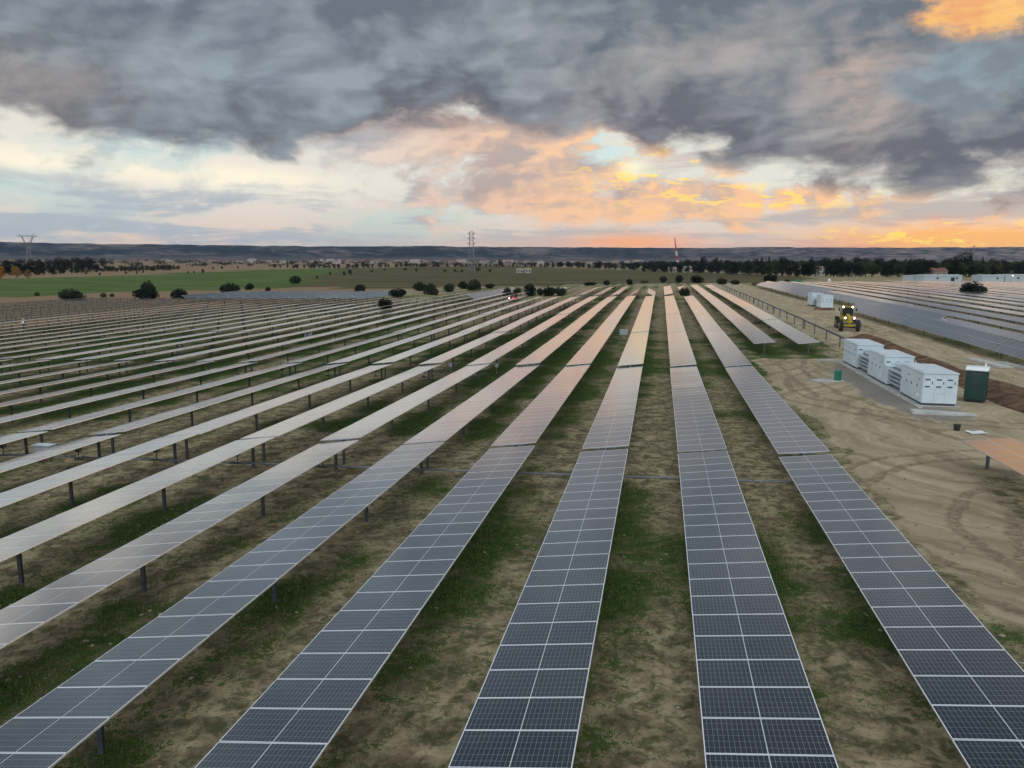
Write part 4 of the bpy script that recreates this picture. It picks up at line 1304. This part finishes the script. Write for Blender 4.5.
for px, by, w, h, lb in [(517.5, 295.5, 11, 9.5, 'pale olive bush between the red vehicle and a tall dark bush'), (37, 296, 6, 4.5, 'small grey green shrub at far left below the green field'), (103.5, 297.5, 7, 5.5, 'small grey green shrub right of the leftmost wide bush'), (112, 297, 5, 4, 'smallest grey green shrub right of the leftmost wide bush'),
                         (645, 283.5, 12, 4.5, 'olive scrub left of the bushes above the far tables'), (756, 285.5, 12, 4, 'olive scrub beyond the bare rail')]:
    x, y, z = ground_hit(px, by); k = z / 771.83
    bush(x, y, w * k, h * k, rng.choice(BUSH_D if px > 600 else BUSH_G), lb, 'pale shrubs round the array', 'shrub')


def tree(px, by, h, kind, label, group, wide=1.0, dist=None):
    x, y, z = ground_hit(px, by) if dist is None else far_point(px, dist)
    H = h * z / 771.83
    t = thing({'cypress': 'cypress_tree', 'pine': 'pine_tree'}.get(kind, 'broadleaf_tree'), label, 'tree', (x, y, gz(x, y) - 0.1), rng.uniform(0, 6.28), group)
    s = (H * wide, H * wide, H)
    link('crown', rng.choice(TREE[kind]), t, (0, 0, 0), (0, 0, 0), s)
    link('trunk', rng.choice(TRUNK), t, (0, 0, 0), (0, 0, 0), s)
    return t


GR, GL, GC = 'trees of the belt at right', 'trees of the belt at left', 'trees along the far edge of the brown field'
LT = {'oak': 'dark broad tree in the crowded belt on the right', 'pine': 'dark pine in the crowded belt on the right', 'cypress': 'slim dark cypress rising above the belt on the right', 'leaf': 'greener round tree in the crowded belt on the right'}
# belt on the right, three ranks deep
for px in np.arange(646, 1075, 5.2):
    for rank in range(3):
        q = px + rng.uniform(-3, 3)
        base = np.interp(q, [640, 700, 770, 900, 1030], [272, 273.0, 276.5, 277, 277]) - rank * 3.0
        top = np.interp(q, [640, 700, 760, 800, 880, 930, 1030], [262, 260, 259.5, 258.5, 258, 259.5, 259.5]) + rng.uniform(-1.8, 2.6)
        if rank == 0: top += 4
        if rank == 1: top += 2
        if base - top < 4: top = base - 4
        kind = rng.choices(['oak', 'pine', 'leaf', 'cypress'], [5, 4, 2.6 if rank < 2 else 1, 1.0 if rank else 0.2])[0]
        if kind == 'cypress': top -= 2.2
        tree(q, base, base - top, kind, LT[kind], GR, rng.uniform(1.0, 1.6) if kind != 'cypress' else 1.0)
for px, b, h, kd, w, lb in [(702.5, 272, 16, 'cypress', 1.7, 'tall dark conifer left of two that stand above the belt'), (716, 272, 15, 'cypress', 1.5, 'tall dark conifer right of two that stand above the belt'),
                            (963, 276, 23, 'oak', 1.15, 'largest tree of the right belt with a high rounded crown'), (952, 277, 19, 'oak', 1.2, 'broad tree left beside the largest crown of the belt'),
                            (977, 277, 17, 'leaf', 1.1, 'green tree right beside the largest crown of the belt'), (1012, 276.5, 14, 'autumn', 1.1, 'yellowing tree at the right end of the belt'), (1001, 277, 12, 'autumn', 0.9, 'small yellowing tree before the orange roof'),
                            (905, 270, 11.5, 'cypress', 1.2, 'lone thin cypress above the belt left of the white sheds')]:
    tree(px, b, h, kd, lb, GR, w)
# belt on the left
LL = {'oak': 'dark broad tree in the belt beyond the green field', 'pine': 'dark pine in the belt beyond the green field'}
for px in np.arange(-30, 96, 5.0):
    for rank in range(2):
        q = px + rng.uniform(-2.5, 2.5); base = np.interp(q, [-30, 40, 95], [275.5, 275.0, 272.5]) - 3.4 * rank
        top = base - rng.uniform(7, 11) - (2 if rank else 0); kind = rng.choice(['oak', 'pine', 'oak'])
        tree(q, base, base - top, kind, LL[kind], GL, rng.uniform(0.9, 1.4))
for px in np.arange(98, 178, 3.8):
    base = np.interp(px, [98, 178], [272.0, 270]) + rng.uniform(-.4, .4)
    tree(px, base, rng.uniform(4.0, 6.2), 'oak', LL['oak'], GL, rng.uniform(1.1, 1.6))
for px, b, h, kd, w, lb in [(0.5, 279.5, 13, 'orange', 1.1, 'bright orange autumn tree at the left edge'), (17, 278, 12, 'autumn', 1.15, 'yellow autumn tree before the left belt'), (28, 279, 9.5, 'autumn', 1.1, 'smaller yellow tree at the right of the autumn pair'), (103, 267, 9, 'oak', 1.2, 'taller round tree above the thin end of the left belt')]:
    tree(px, b, h, kd, lb, GL, w)
# scattered dots of trees on the pale slope and dark strip over the brown field
for px, b, h in [(100, 275.5, 3), (86, 274.5, 3.5), (126, 274, 2.6), (137, 274, 3), (143, 273, 2.5), (188, 273.5, 2.6), (194, 273.2, 2.4), (203, 273, 4.2), (213, 269.5, 3), (222, 269, 3), (238, 268.5, 2.5), (330, 275, 3.5), (317, 278.5, 2.8), (344, 275.5, 4), (350, 274.5, 5)]:
    tree(px, b, h, 'oak', 'tiny dark tree dotted on the far slope beyond the green field', 'tiny trees on the far slope', rng.uniform(1.0, 1.6))
for px in np.arange(276, 640, 5.4):
    q = px + rng.uniform(-2, 2)
    base = np.interp(q, [276, 340, 410, 512, 560, 640], [268.0, 268.5, 267.0, 267.2, 267.5, 270.5]); h = np.interp(q, [276, 350, 440, 520, 560, 640], [3.6, 4.6, 3.2, 2.8, 5.6, 6.4]) * rng.uniform(0.75, 1.25)
    if 412 < q < 470 and rng.random() < 0.45: continue
    tree(q, base, h, rng.choice(['oak', 'pine']), 'dark tree in the thin line along the far edge of the brown field', GC, rng.uniform(1.1, 1.9))
for px, b, h in [(436, 266.5, 4.2), (500, 264.5, 5), (478, 272, 5), (490, 272.5, 3.5), (405, 271, 3), (416, 271.5, 3), (372, 272.5, 3), (385, 271, 2.8), (445, 272.3, 3), (455, 272, 3), (462, 272.3, 2.6)]:
    tree(px, b, h, rng.choice(['oak', 'leaf']), 'dark tree in the loose second line on the brown field', 'trees on the brown field', rng.uniform(1.2, 1.9))


def woods():
    """the dark continuous woodland far beyond, too many crowns to count"""
    rs = np.random.RandomState(5); V, F = [], []
    for i in range(900):
        az = rs.uniform(-48, 30); dist = rs.uniform(1300, 3600)
        if rs.rand() < 0.45: az = rs.uniform(-2, 30); dist = rs.uniform(700, 2600)
        x, y = dist * math.sin(R(az)), dist * math.cos(R(az)); h = rs.uniform(4, 9); w = rs.uniform(5, 16)
        n = 60
        p = rs.normal(size=(n, 3)) * np.array([w * 0.5, w * 0.5, h * 0.26]) + np.array([x, y, gz(x, y) + h * 0.5])
        p[:, 2] = np.clip(p[:, 2], gz(x, y), None)
        for c in p:
            a = rs.normal(size=3); a /= np.linalg.norm(a); b = np.cross(a, rs.normal(size=3)); b /= np.linalg.norm(b); s = rs.uniform(0.7, 1.7); o = len(V)
            V += [tuple(c - a * s), tuple(c - b * s * .7), tuple(c + a * s), tuple(c + b * s * .7)]; F.append((o, o + 1, o + 2, o + 3))
    me = bpy.data.meshes.new('distant_woods'); me.from_pydata(V, [], F); me.materials.append(M['oak'])
    link('distant_woods', me)['kind'] = 'stuff'


woods()


def grass_tufts():
    """blades of grass and dry stalks in the nearer lanes"""
    rs = np.random.RandomState(9); N = 90000
    X = rs.uniform(-30, 9.2, N); Y = 6 + 44 * rs.rand(N) ** 1.4
    keep = np.abs(X) < 1.2 * Y + 6; X, Y = X[keep], Y[keep]
    gr, di, gv = cover_maps(X, Y)
    p = np.clip((gr - 0.30) * 1.6, 0.0, 1) * (di < 0.4)
    keep = rs.rand(len(X)) < p; X, Y, gr = X[keep], Y[keep], gr[keep]
    Z = G(X, Y) + 0.02
    n = len(X); nb = 4
    a = rs.rand(n, nb) * 2 * np.pi; h = (0.03 + 0.06 * rs.rand(n, nb)) * (0.6 + 0.8 * gr[:, None]); l = 0.5 * h * rs.rand(n, nb)
    wd = 0.008 + 0.010 * rs.rand(n, nb); off = 0.10 * rs.normal(size=(n, nb, 2))
    bx, by = X[:, None] + off[..., 0], Y[:, None] + off[..., 1]; bz = np.repeat(Z[:, None], nb, 1)
    v0 = np.stack([bx - np.cos(a) * wd, by - np.sin(a) * wd, bz - 0.02], -1); v1 = np.stack([bx + np.cos(a) * wd, by + np.sin(a) * wd, bz - 0.02], -1)
    v2 = np.stack([bx - np.sin(a) * l, by + np.cos(a) * l, bz + h], -1)
    V = np.stack([v0, v1, v2], 2).reshape(-1, 3); nt_ = len(V) // 3
    me = bpy.data.meshes.new('grass'); me.vertices.add(len(V)); me.vertices.foreach_set('co', V.astype(np.float32).ravel())
    me.loops.add(len(V)); me.loops.foreach_set('vertex_index', np.arange(len(V), dtype=np.int32))
    me.polygons.add(nt_); me.polygons.foreach_set('loop_start', np.arange(0, len(V), 3, dtype=np.int32))
    me.materials.append(M['grass']); me.materials.append(M['straw'])
    me.polygons.foreach_set('material_index', (rs.rand(nt_) < 0.22).astype(np.int32)); me.update(); me.validate()
    link('grass', me)['kind'] = 'stuff'


def pebbles():
    rs = np.random.RandomState(31); V, F = [], []
    base = np.array([(1, 0, 0), (-1, 0, 0), (0, 1, 0), (0, -1, 0), (0, 0, 1), (0, 0, -1.0)]); fc = [(0, 2, 4), (2, 1, 4), (1, 3, 4), (3, 0, 4), (2, 0, 5), (1, 2, 5), (3, 1, 5), (0, 3, 5)]
    for i in range(3000):
        y = 6 + 62 * rs.rand() ** 1.5; x = rs.uniform(-0.8 * y - 4, min(28, 0.45 * y + 5))
        s = 0.012 + 0.055 * rs.rand() ** 4; a = rs.rand() * 6.28; o = len(V)
        q = base * np.array([s * rs.uniform(.7, 1.4), s * rs.uniform(.7, 1.4), s * 0.6]) * (1 + 0.25 * rs.rand(6, 1))
        q = np.stack([q[:, 0] * np.cos(a) - q[:, 1] * np.sin(a), q[:, 0] * np.sin(a) + q[:, 1] * np.cos(a), q[:, 2]], 1)
        V += (q + np.array([x, y, gz(x, y) + 0.03])).tolist(); F += [tuple(o + k for k in f) for f in fc]
    me = bpy.data.meshes.new('gravel'); me.from_pydata(V, [], F); me.materials.append(M['stone'])
    link('gravel', me)['kind'] = 'stuff'


M['stone'] = painted('field stones', (0.26, 0.225, 0.17), 0.95, 0, 0.35, 0.9, (0.16, 0.14, 0.10))
pebbles()
M['grass'] = leaf_material('grass blades', (0.030, 0.065, 0.014), (0.090, 0.150, 0.036))
M['straw'] = leaf_material('dry stalks', (0.12, 0.10, 0.055), (0.24, 0.19, 0.11))
grass_tufts()


# ------------------------------------------------------------------ buildings far behind
def house(px, dist, w, d, h, wall, rz, label, group, roof='tile', name='house', cat='house'):
    x, y, _ = far_point(px, dist)
    t = thing(name, label, cat, (x, y, gz(x, y)), rz, group)
    b = MB(); b.box(-w / 2, w / 2, -d / 2, d / 2, -1.0, h); b.build('wall', M[wall], t)
    r = MB(); rh = d * 0.24; r.prism([(-d / 2 - 0.4, h + 0.003), (d / 2 + 0.4, h + 0.003), (0, h + rh)], 'x', -w / 2 - 0.4, w / 2 + 0.4); r.build('roof', M[roof], t)
    g = MB()
    n = max(2, int(w / 3.2))
    for fl in range(max(1, int(h / 3))):
        for i in range(n):
            xx = -w / 2 + (i + 0.5) * w / n; g.box(xx - 0.5, xx + 0.5, -d / 2 - 0.03, -d / 2 + 0.02, 0.9 + fl * 3.0, 2.2 + fl * 3.0)
    g.build('window', M['glass_dark'], t)
    return t


rs = random.Random(17)
for i in range(64):                                          # the town below the ridge
    px = rs.choice([rs.uniform(255, 660), rs.uniform(380, 640), rs.uniform(640, 1030), rs.uniform(90, 260)])
    dist = rs.uniform(1900, 3600)
    house(px, dist, rs.uniform(9, 34), rs.uniform(9, 13), rs.choice([4, 6, 6, 9]), rs.choice(['house_wall', 'house_wall', 'house_tan']), R(rs.uniform(-40, 40)),
          'tiny far house of the pale town below the ridge', 'far houses of the town')
for i in range(70):                                          # and the part of it where single walls can only just be told apart
    px = rs.choice([rs.uniform(250, 650), rs.uniform(330, 640), rs.uniform(150, 1000)]); dist = rs.uniform(2200, 4200)
    x, y, _ = far_point(px, dist); w, d, h = rs.uniform(10, 40), rs.uniform(9, 14), rs.choice([5, 7, 9, 12])
    m_ = MB(); m_.box(-w / 2, w / 2, -d / 2, d / 2, -1, h); m_.cur = 1; m_.prism([(-d / 2 - .4, h + .003), (d / 2 + .4, h + .003), (0, h + 2.2)], 'x', -w / 2 - .4, w / 2 + .4)
    o = m_.build('house', [M[rs.choice(['house_wall', 'house_wall', 'house_tan'])], M[rs.choice(['tile', 'house_tan'])]]); o.location = (x, y, gz(x, y)); o.rotation_euler = (0, 0, R(rs.uniform(-40, 40)))
    tag(o, 'tiny far house of the pale town below the ridge', 'house', 'far houses of the town')
for px, dist, w, h, wall, lb in [(672, 640, 6, 2.4, 'house_wall', 'small pale house before the dark belt below the red mast'), (688, 640, 5, 3, 'house_wall', 'tiny white hut right of the pale house before the belt'), (520, 700, 6, 2.2, 'house_wall', 'pale low farmhouse at the left end of the brown field edge'),
                            (528, 690, 5, 2.6, 'house_wall', 'small white outbuilding right of the pale farmhouse'), (938, 520, 8, 3.6, 'house_tan', 'house with a red roof in the belt left of the biggest crown'), (1001, 560, 12, 4.2, 'house_tan', 'large orange roofed house at the right end of the belt'),
                            (795, 560, 7, 4, 'house_wall', 'pale house half hidden at the left of the dense belt'), (818, 520, 6, 4, 'house_wall', 'small pale house among the dense dark belt')]:
    house(px, dist, w, 8, h, wall, R(rs.uniform(-20, 20)), lb, 'houses by the tree belt', 'house_tan' if px < 700 or 790 < px < 830 else 'tile')


def shed(px0, px1, by, h, mat, label):
    xa, ya, za = ground_hit(px0, by); xb, yb, zb = ground_hit(px1, by)
    L = math.hypot(xb - xa, yb - ya); rz = math.atan2(yb - ya, xb - xa); H = h * (za + zb) / 2 / 771.83
    t = thing('shed', label, 'shed', (xa, ya, gz((xa + xb) / 2, (ya + yb) / 2)), rz, 'long pale sheds at the right')
    b = MB(); b.box(0, L, 0, 6, -0.6, H); b.build('wall', M[mat], t, bevel=0.03)
    r = MB(); r.prism([(-0.25, H + 0.003), (6.25, H + 0.003), (6.2, H + 0.25), (3, H + 0.55), (-0.2, H + 0.2)], 'x', -0.2, L + 0.2); r.build('roof', M['shed'], t)
    n = max(1, int(L / 7))
    for i in range(n):
        x = (i + 0.5) * L / n
        d = MB(); d.box(x - 1.0, x + 1.0, -0.04, 0.0, 0.0, H * 0.72); d.build('door', M['glass_dark' if i % 2 else 'grey'], t)
        w = MB(); w.box(x + 1.6, x + 2.6, -0.04, 0.0, H * 0.45, H * 0.75); w.build('window', M['glass_dark'], t)


shed(911.5, 922, 281.5, 5, 'grey', 'short greyish shed at the left end of the long pale sheds')
shed(923.5, 962, 281.8, 6, 'shed', 'longest white shed left of the big bush in the right array')
shed(982, 1004, 282, 6, 'shed', 'white shed right of the big bush in the right array')
shed(1005, 1040, 282, 6.5, 'shed', 'white shed under the lit lamp at the right edge')
x, y, z = ground_hit(561, 292)
t = thing('shed', 'small white roofed shed showing behind the dark central bushes', 'shed', (x, y, gz(x, y)), 0.15, None); t.scale = (0.85, 0.85, 0.75)
b = MB(); b.box(-1.8, 1.8, 0, 3, -0.5, 1.3); b.build('wall', M['grey'], t)
b = MB(); b.prism([(-0.2, 1.303), (3.2, 1.303), (3.1, 1.45), (1.5, 1.8), (-0.1, 1.45)], 'x', -2.0, 2.0); b.build('roof', M['wc_roof'], t)
b = MB(); b.box(-0.6, 0.6, -0.04, -0.003, 0, 1.2); b.build('door', M['glass_dark'], t)


def lamp_post(px, by, h, label):
    x, y, z = ground_hit(px, by); H = h * z / 771.83
    t = thing('lamp_post', label, 'lamp post', (x, y, gz(x, y)))
    b = MB(); b.tube((0, 0, -0.2), (0, 0, H), 0.09, 0.05); b.tube((0, 0, H), (0.0, -0.9, H + 0.1), 0.04); b.build('pole', M['steel'], t)
    b = MB(); b.box(-0.16, 0.16, -1.3, -0.85, H + 0.04, H + 0.16); b.build('lamp_head', M['black'], t)
    b = MB(); b.tube((0, -1.08, H - 0.10), (0, -1.08, H + 0.038), 0.34, 0.16, n=12); b.build('lamp', M['warm_lamp'], t)


lamp_post(1011, 282.2, 6.5, 'lit warm lamp by the white sheds at the right edge')
lamp_post(953, 271, 7, 'lit warm lamp among the trees of the right belt')
lamp_post(861, 274, 7, 'tiny lit lamp in the dark belt beyond the yellow machine')

x, y, z = ground_hit(798, 283)
u = np.linspace(-1, 1, 13); UX, UY = np.meshgrid(u, u); HZ = 1.3 * np.clip(1 - UX ** 2, 0, 1) * np.clip(1 - UY ** 2, 0, 1) ** 0.5 * (0.6 + 0.8 * fbm(UX + 4, UY + 3, 2.2, 6)) - 0.05
me = bpy.data.meshes.new('netting_pile'); me.from_pydata(np.stack([UX * 3.2, UY * 1.4, HZ], -1).reshape(-1, 3).tolist(), [], [(i * 13 + j, i * 13 + j + 1, (i + 1) * 13 + j + 1, (i + 1) * 13 + j) for i in range(12) for j in range(12)])
me.materials.append(M['tarp']); o = link('netting_pile', me, None, (x, y, gz(x, y)), (0, 0, 0.2)); tag(o, 'pile covered with bright green netting beyond the right array', 'covered pile')
x, y, z = ground_hit(829, 283.5)
t = thing('water_tank', 'small pale upright tank right of the green netting', 'tank', (x, y, gz(x, y)))
b = MB(); b.tube((0, 0, 0), (0, 0, 1.6), 0.55, n=16); b.tube((0, 0, 1.6), (0, 0, 1.8), 0.55, 0.2, n=16); b.build('vessel', M['mast_white'], t)
b = MB(); b.tube((0, 0, 1.79), (0, 0, 1.92), 0.16, n=10); b.build('lid', M['black'], t)


# ------------------------------------------------------------------ pylons and the red and white boom on the skyline
def lattice(mb, base, top, r, levels):
    """square lattice between two squares (centre, half width)"""
    (c0, w0), (c1, w1) = base, top; c0, c1 = Vector(c0), Vector(c1)
    def ring(t): c = c0.lerp(c1, t); w = w0 + (w1 - w0) * t; return [c + Vector((sx * w, sy * w, 0)) for sx, sy in ((-1, -1), (1, -1), (1, 1), (-1, 1))]
    prev = ring(0)
    for i in range(1, levels + 1):
        cur = ring(i / levels)
        for a in range(4):
            mb.tube(prev[a], cur[a], r, n=4, caps=False); mb.tube(prev[a], cur[(a + 1) % 4], r * 0.6, n=4, caps=False); mb.tube(cur[a], cur[(a + 1) % 4], r * 0.6, n=4, caps=False)
        prev = cur


def pylon_wide(px, dist, H, label):
    x, y, _ = far_point(px, dist); t = thing('pylon', label, 'pylon', (x, y, gz(x, y)), R(35), 'pylons on the skyline')
    m = MB(); lattice(m, ((0, 0, 0), 4.2), ((0, 0, H * 0.60), 1.3), 0.22, 7); m.build('tower', M['steel'], t)
    for s in (-1, 1):
        m = MB(); lattice(m, ((s * 0.9, 0, H * 0.60), 0.7), ((s * 6.5, 0, H * 0.90), 0.6), 0.2, 4); m.build('window_leg', M['steel'], t)
    m = MB()
    for sy in (-0.6, 0.6):
        for z0 in (H * 0.90, H * 0.935): m.tube((-12, sy, H * 0.915), (-6.5, sy, z0), 0.26, n=4); m.tube((-6.5, sy, z0), (6.5, sy, z0), 0.26, n=4); m.tube((6.5, sy, z0), (12, sy, H * 0.915), 0.26, n=4)
    for s in (-8, 8): m.tube((s, 0, H * 0.93), (s * 1.05, 0, H), 0.24, n=4)
    m.build('crossarm', M['steel'], t)


def pylon_tall(px, dist, H, label, w=1.9):
    x, y, _ = far_point(px, dist); t = thing('pylon', label, 'pylon', (x, y, gz(x, y)), R(20), 'pylons on the skyline')
    m = MB(); lattice(m, ((0, 0, 0), w * 1.6), ((0, 0, H * 0.62), w), 0.17, 8); lattice(m, ((0, 0, H * 0.62), w), ((0, 0, H), w * 0.8), 0.16, 5); m.build('tower', M['steel'], t)
    for f in (0.70, 0.83, 0.95):
        m = MB()
        for s in (-1, 1): m.tube((s * w * 0.8, 0, H * f + 0.8), (s * w * 2.1, 0, H * f), 0.2, n=4); m.tube((s * w * 0.8, 0, H * f - 0.3), (s * w * 2.1, 0, H * f), 0.2, n=4)
        m.build('crossarm', M['steel'], t)


pylon_wide(29.5, 1250, 45, 'wide topped lattice pylon on the skyline at far left')
pylon_tall(471.5, 760, 39, 'tall narrow lattice pylon on the skyline at centre left')
pylon_tall(972.5, 1500, 36, 'thin lattice pylon against the orange sky at right', 1.2)
pylon_tall(998, 1250, 25, 'short thin lattice pylon right of the largest tree crown', 0.9)

x, y, _ = far_point(678, 1500)
t = thing('crane_boom', 'slanting red and white lattice boom rising over the ridge', 'crane', (x, y, gz(x, y)), R(12))
seg = 6; A0, A1 = Vector((0, 0, 2)), Vector((-8.0, 0, 52))
for i in range(seg):
    m = MB(); w0, w1 = 1.75 - 0.25 * i, 1.75 - 0.25 * (i + 1)
    lattice(m, (A0.lerp(A1, i / seg), max(0.3, w0)), (A0.lerp(A1, (i + 1) / seg), max(0.25, w1)), 0.32, 3)
    m.build('boom_section', M['mast_white' if i in (0, 2) else 'red'], t)
m = MB(); m.box(-2.4, 2.4, -3.2, 3.2, 1.2, 3.6); m.build('cab', M['red'], t, bevel=0.1)
m = MB()
for s in (-2.3, 2.3): m.box(s - 0.6, s + 0.6, -3.8, 3.8, -0.4, 1.19)
m.build('track', M['black'], t, bevel=0.2)
m = MB(); m.tube((0, 2.8, 3.6), (1.5, 0, 12), 0.25, n=5); m.tube((1.5, 0, 12), A1, 0.12, n=4); m.build('stay', M['black'], t)
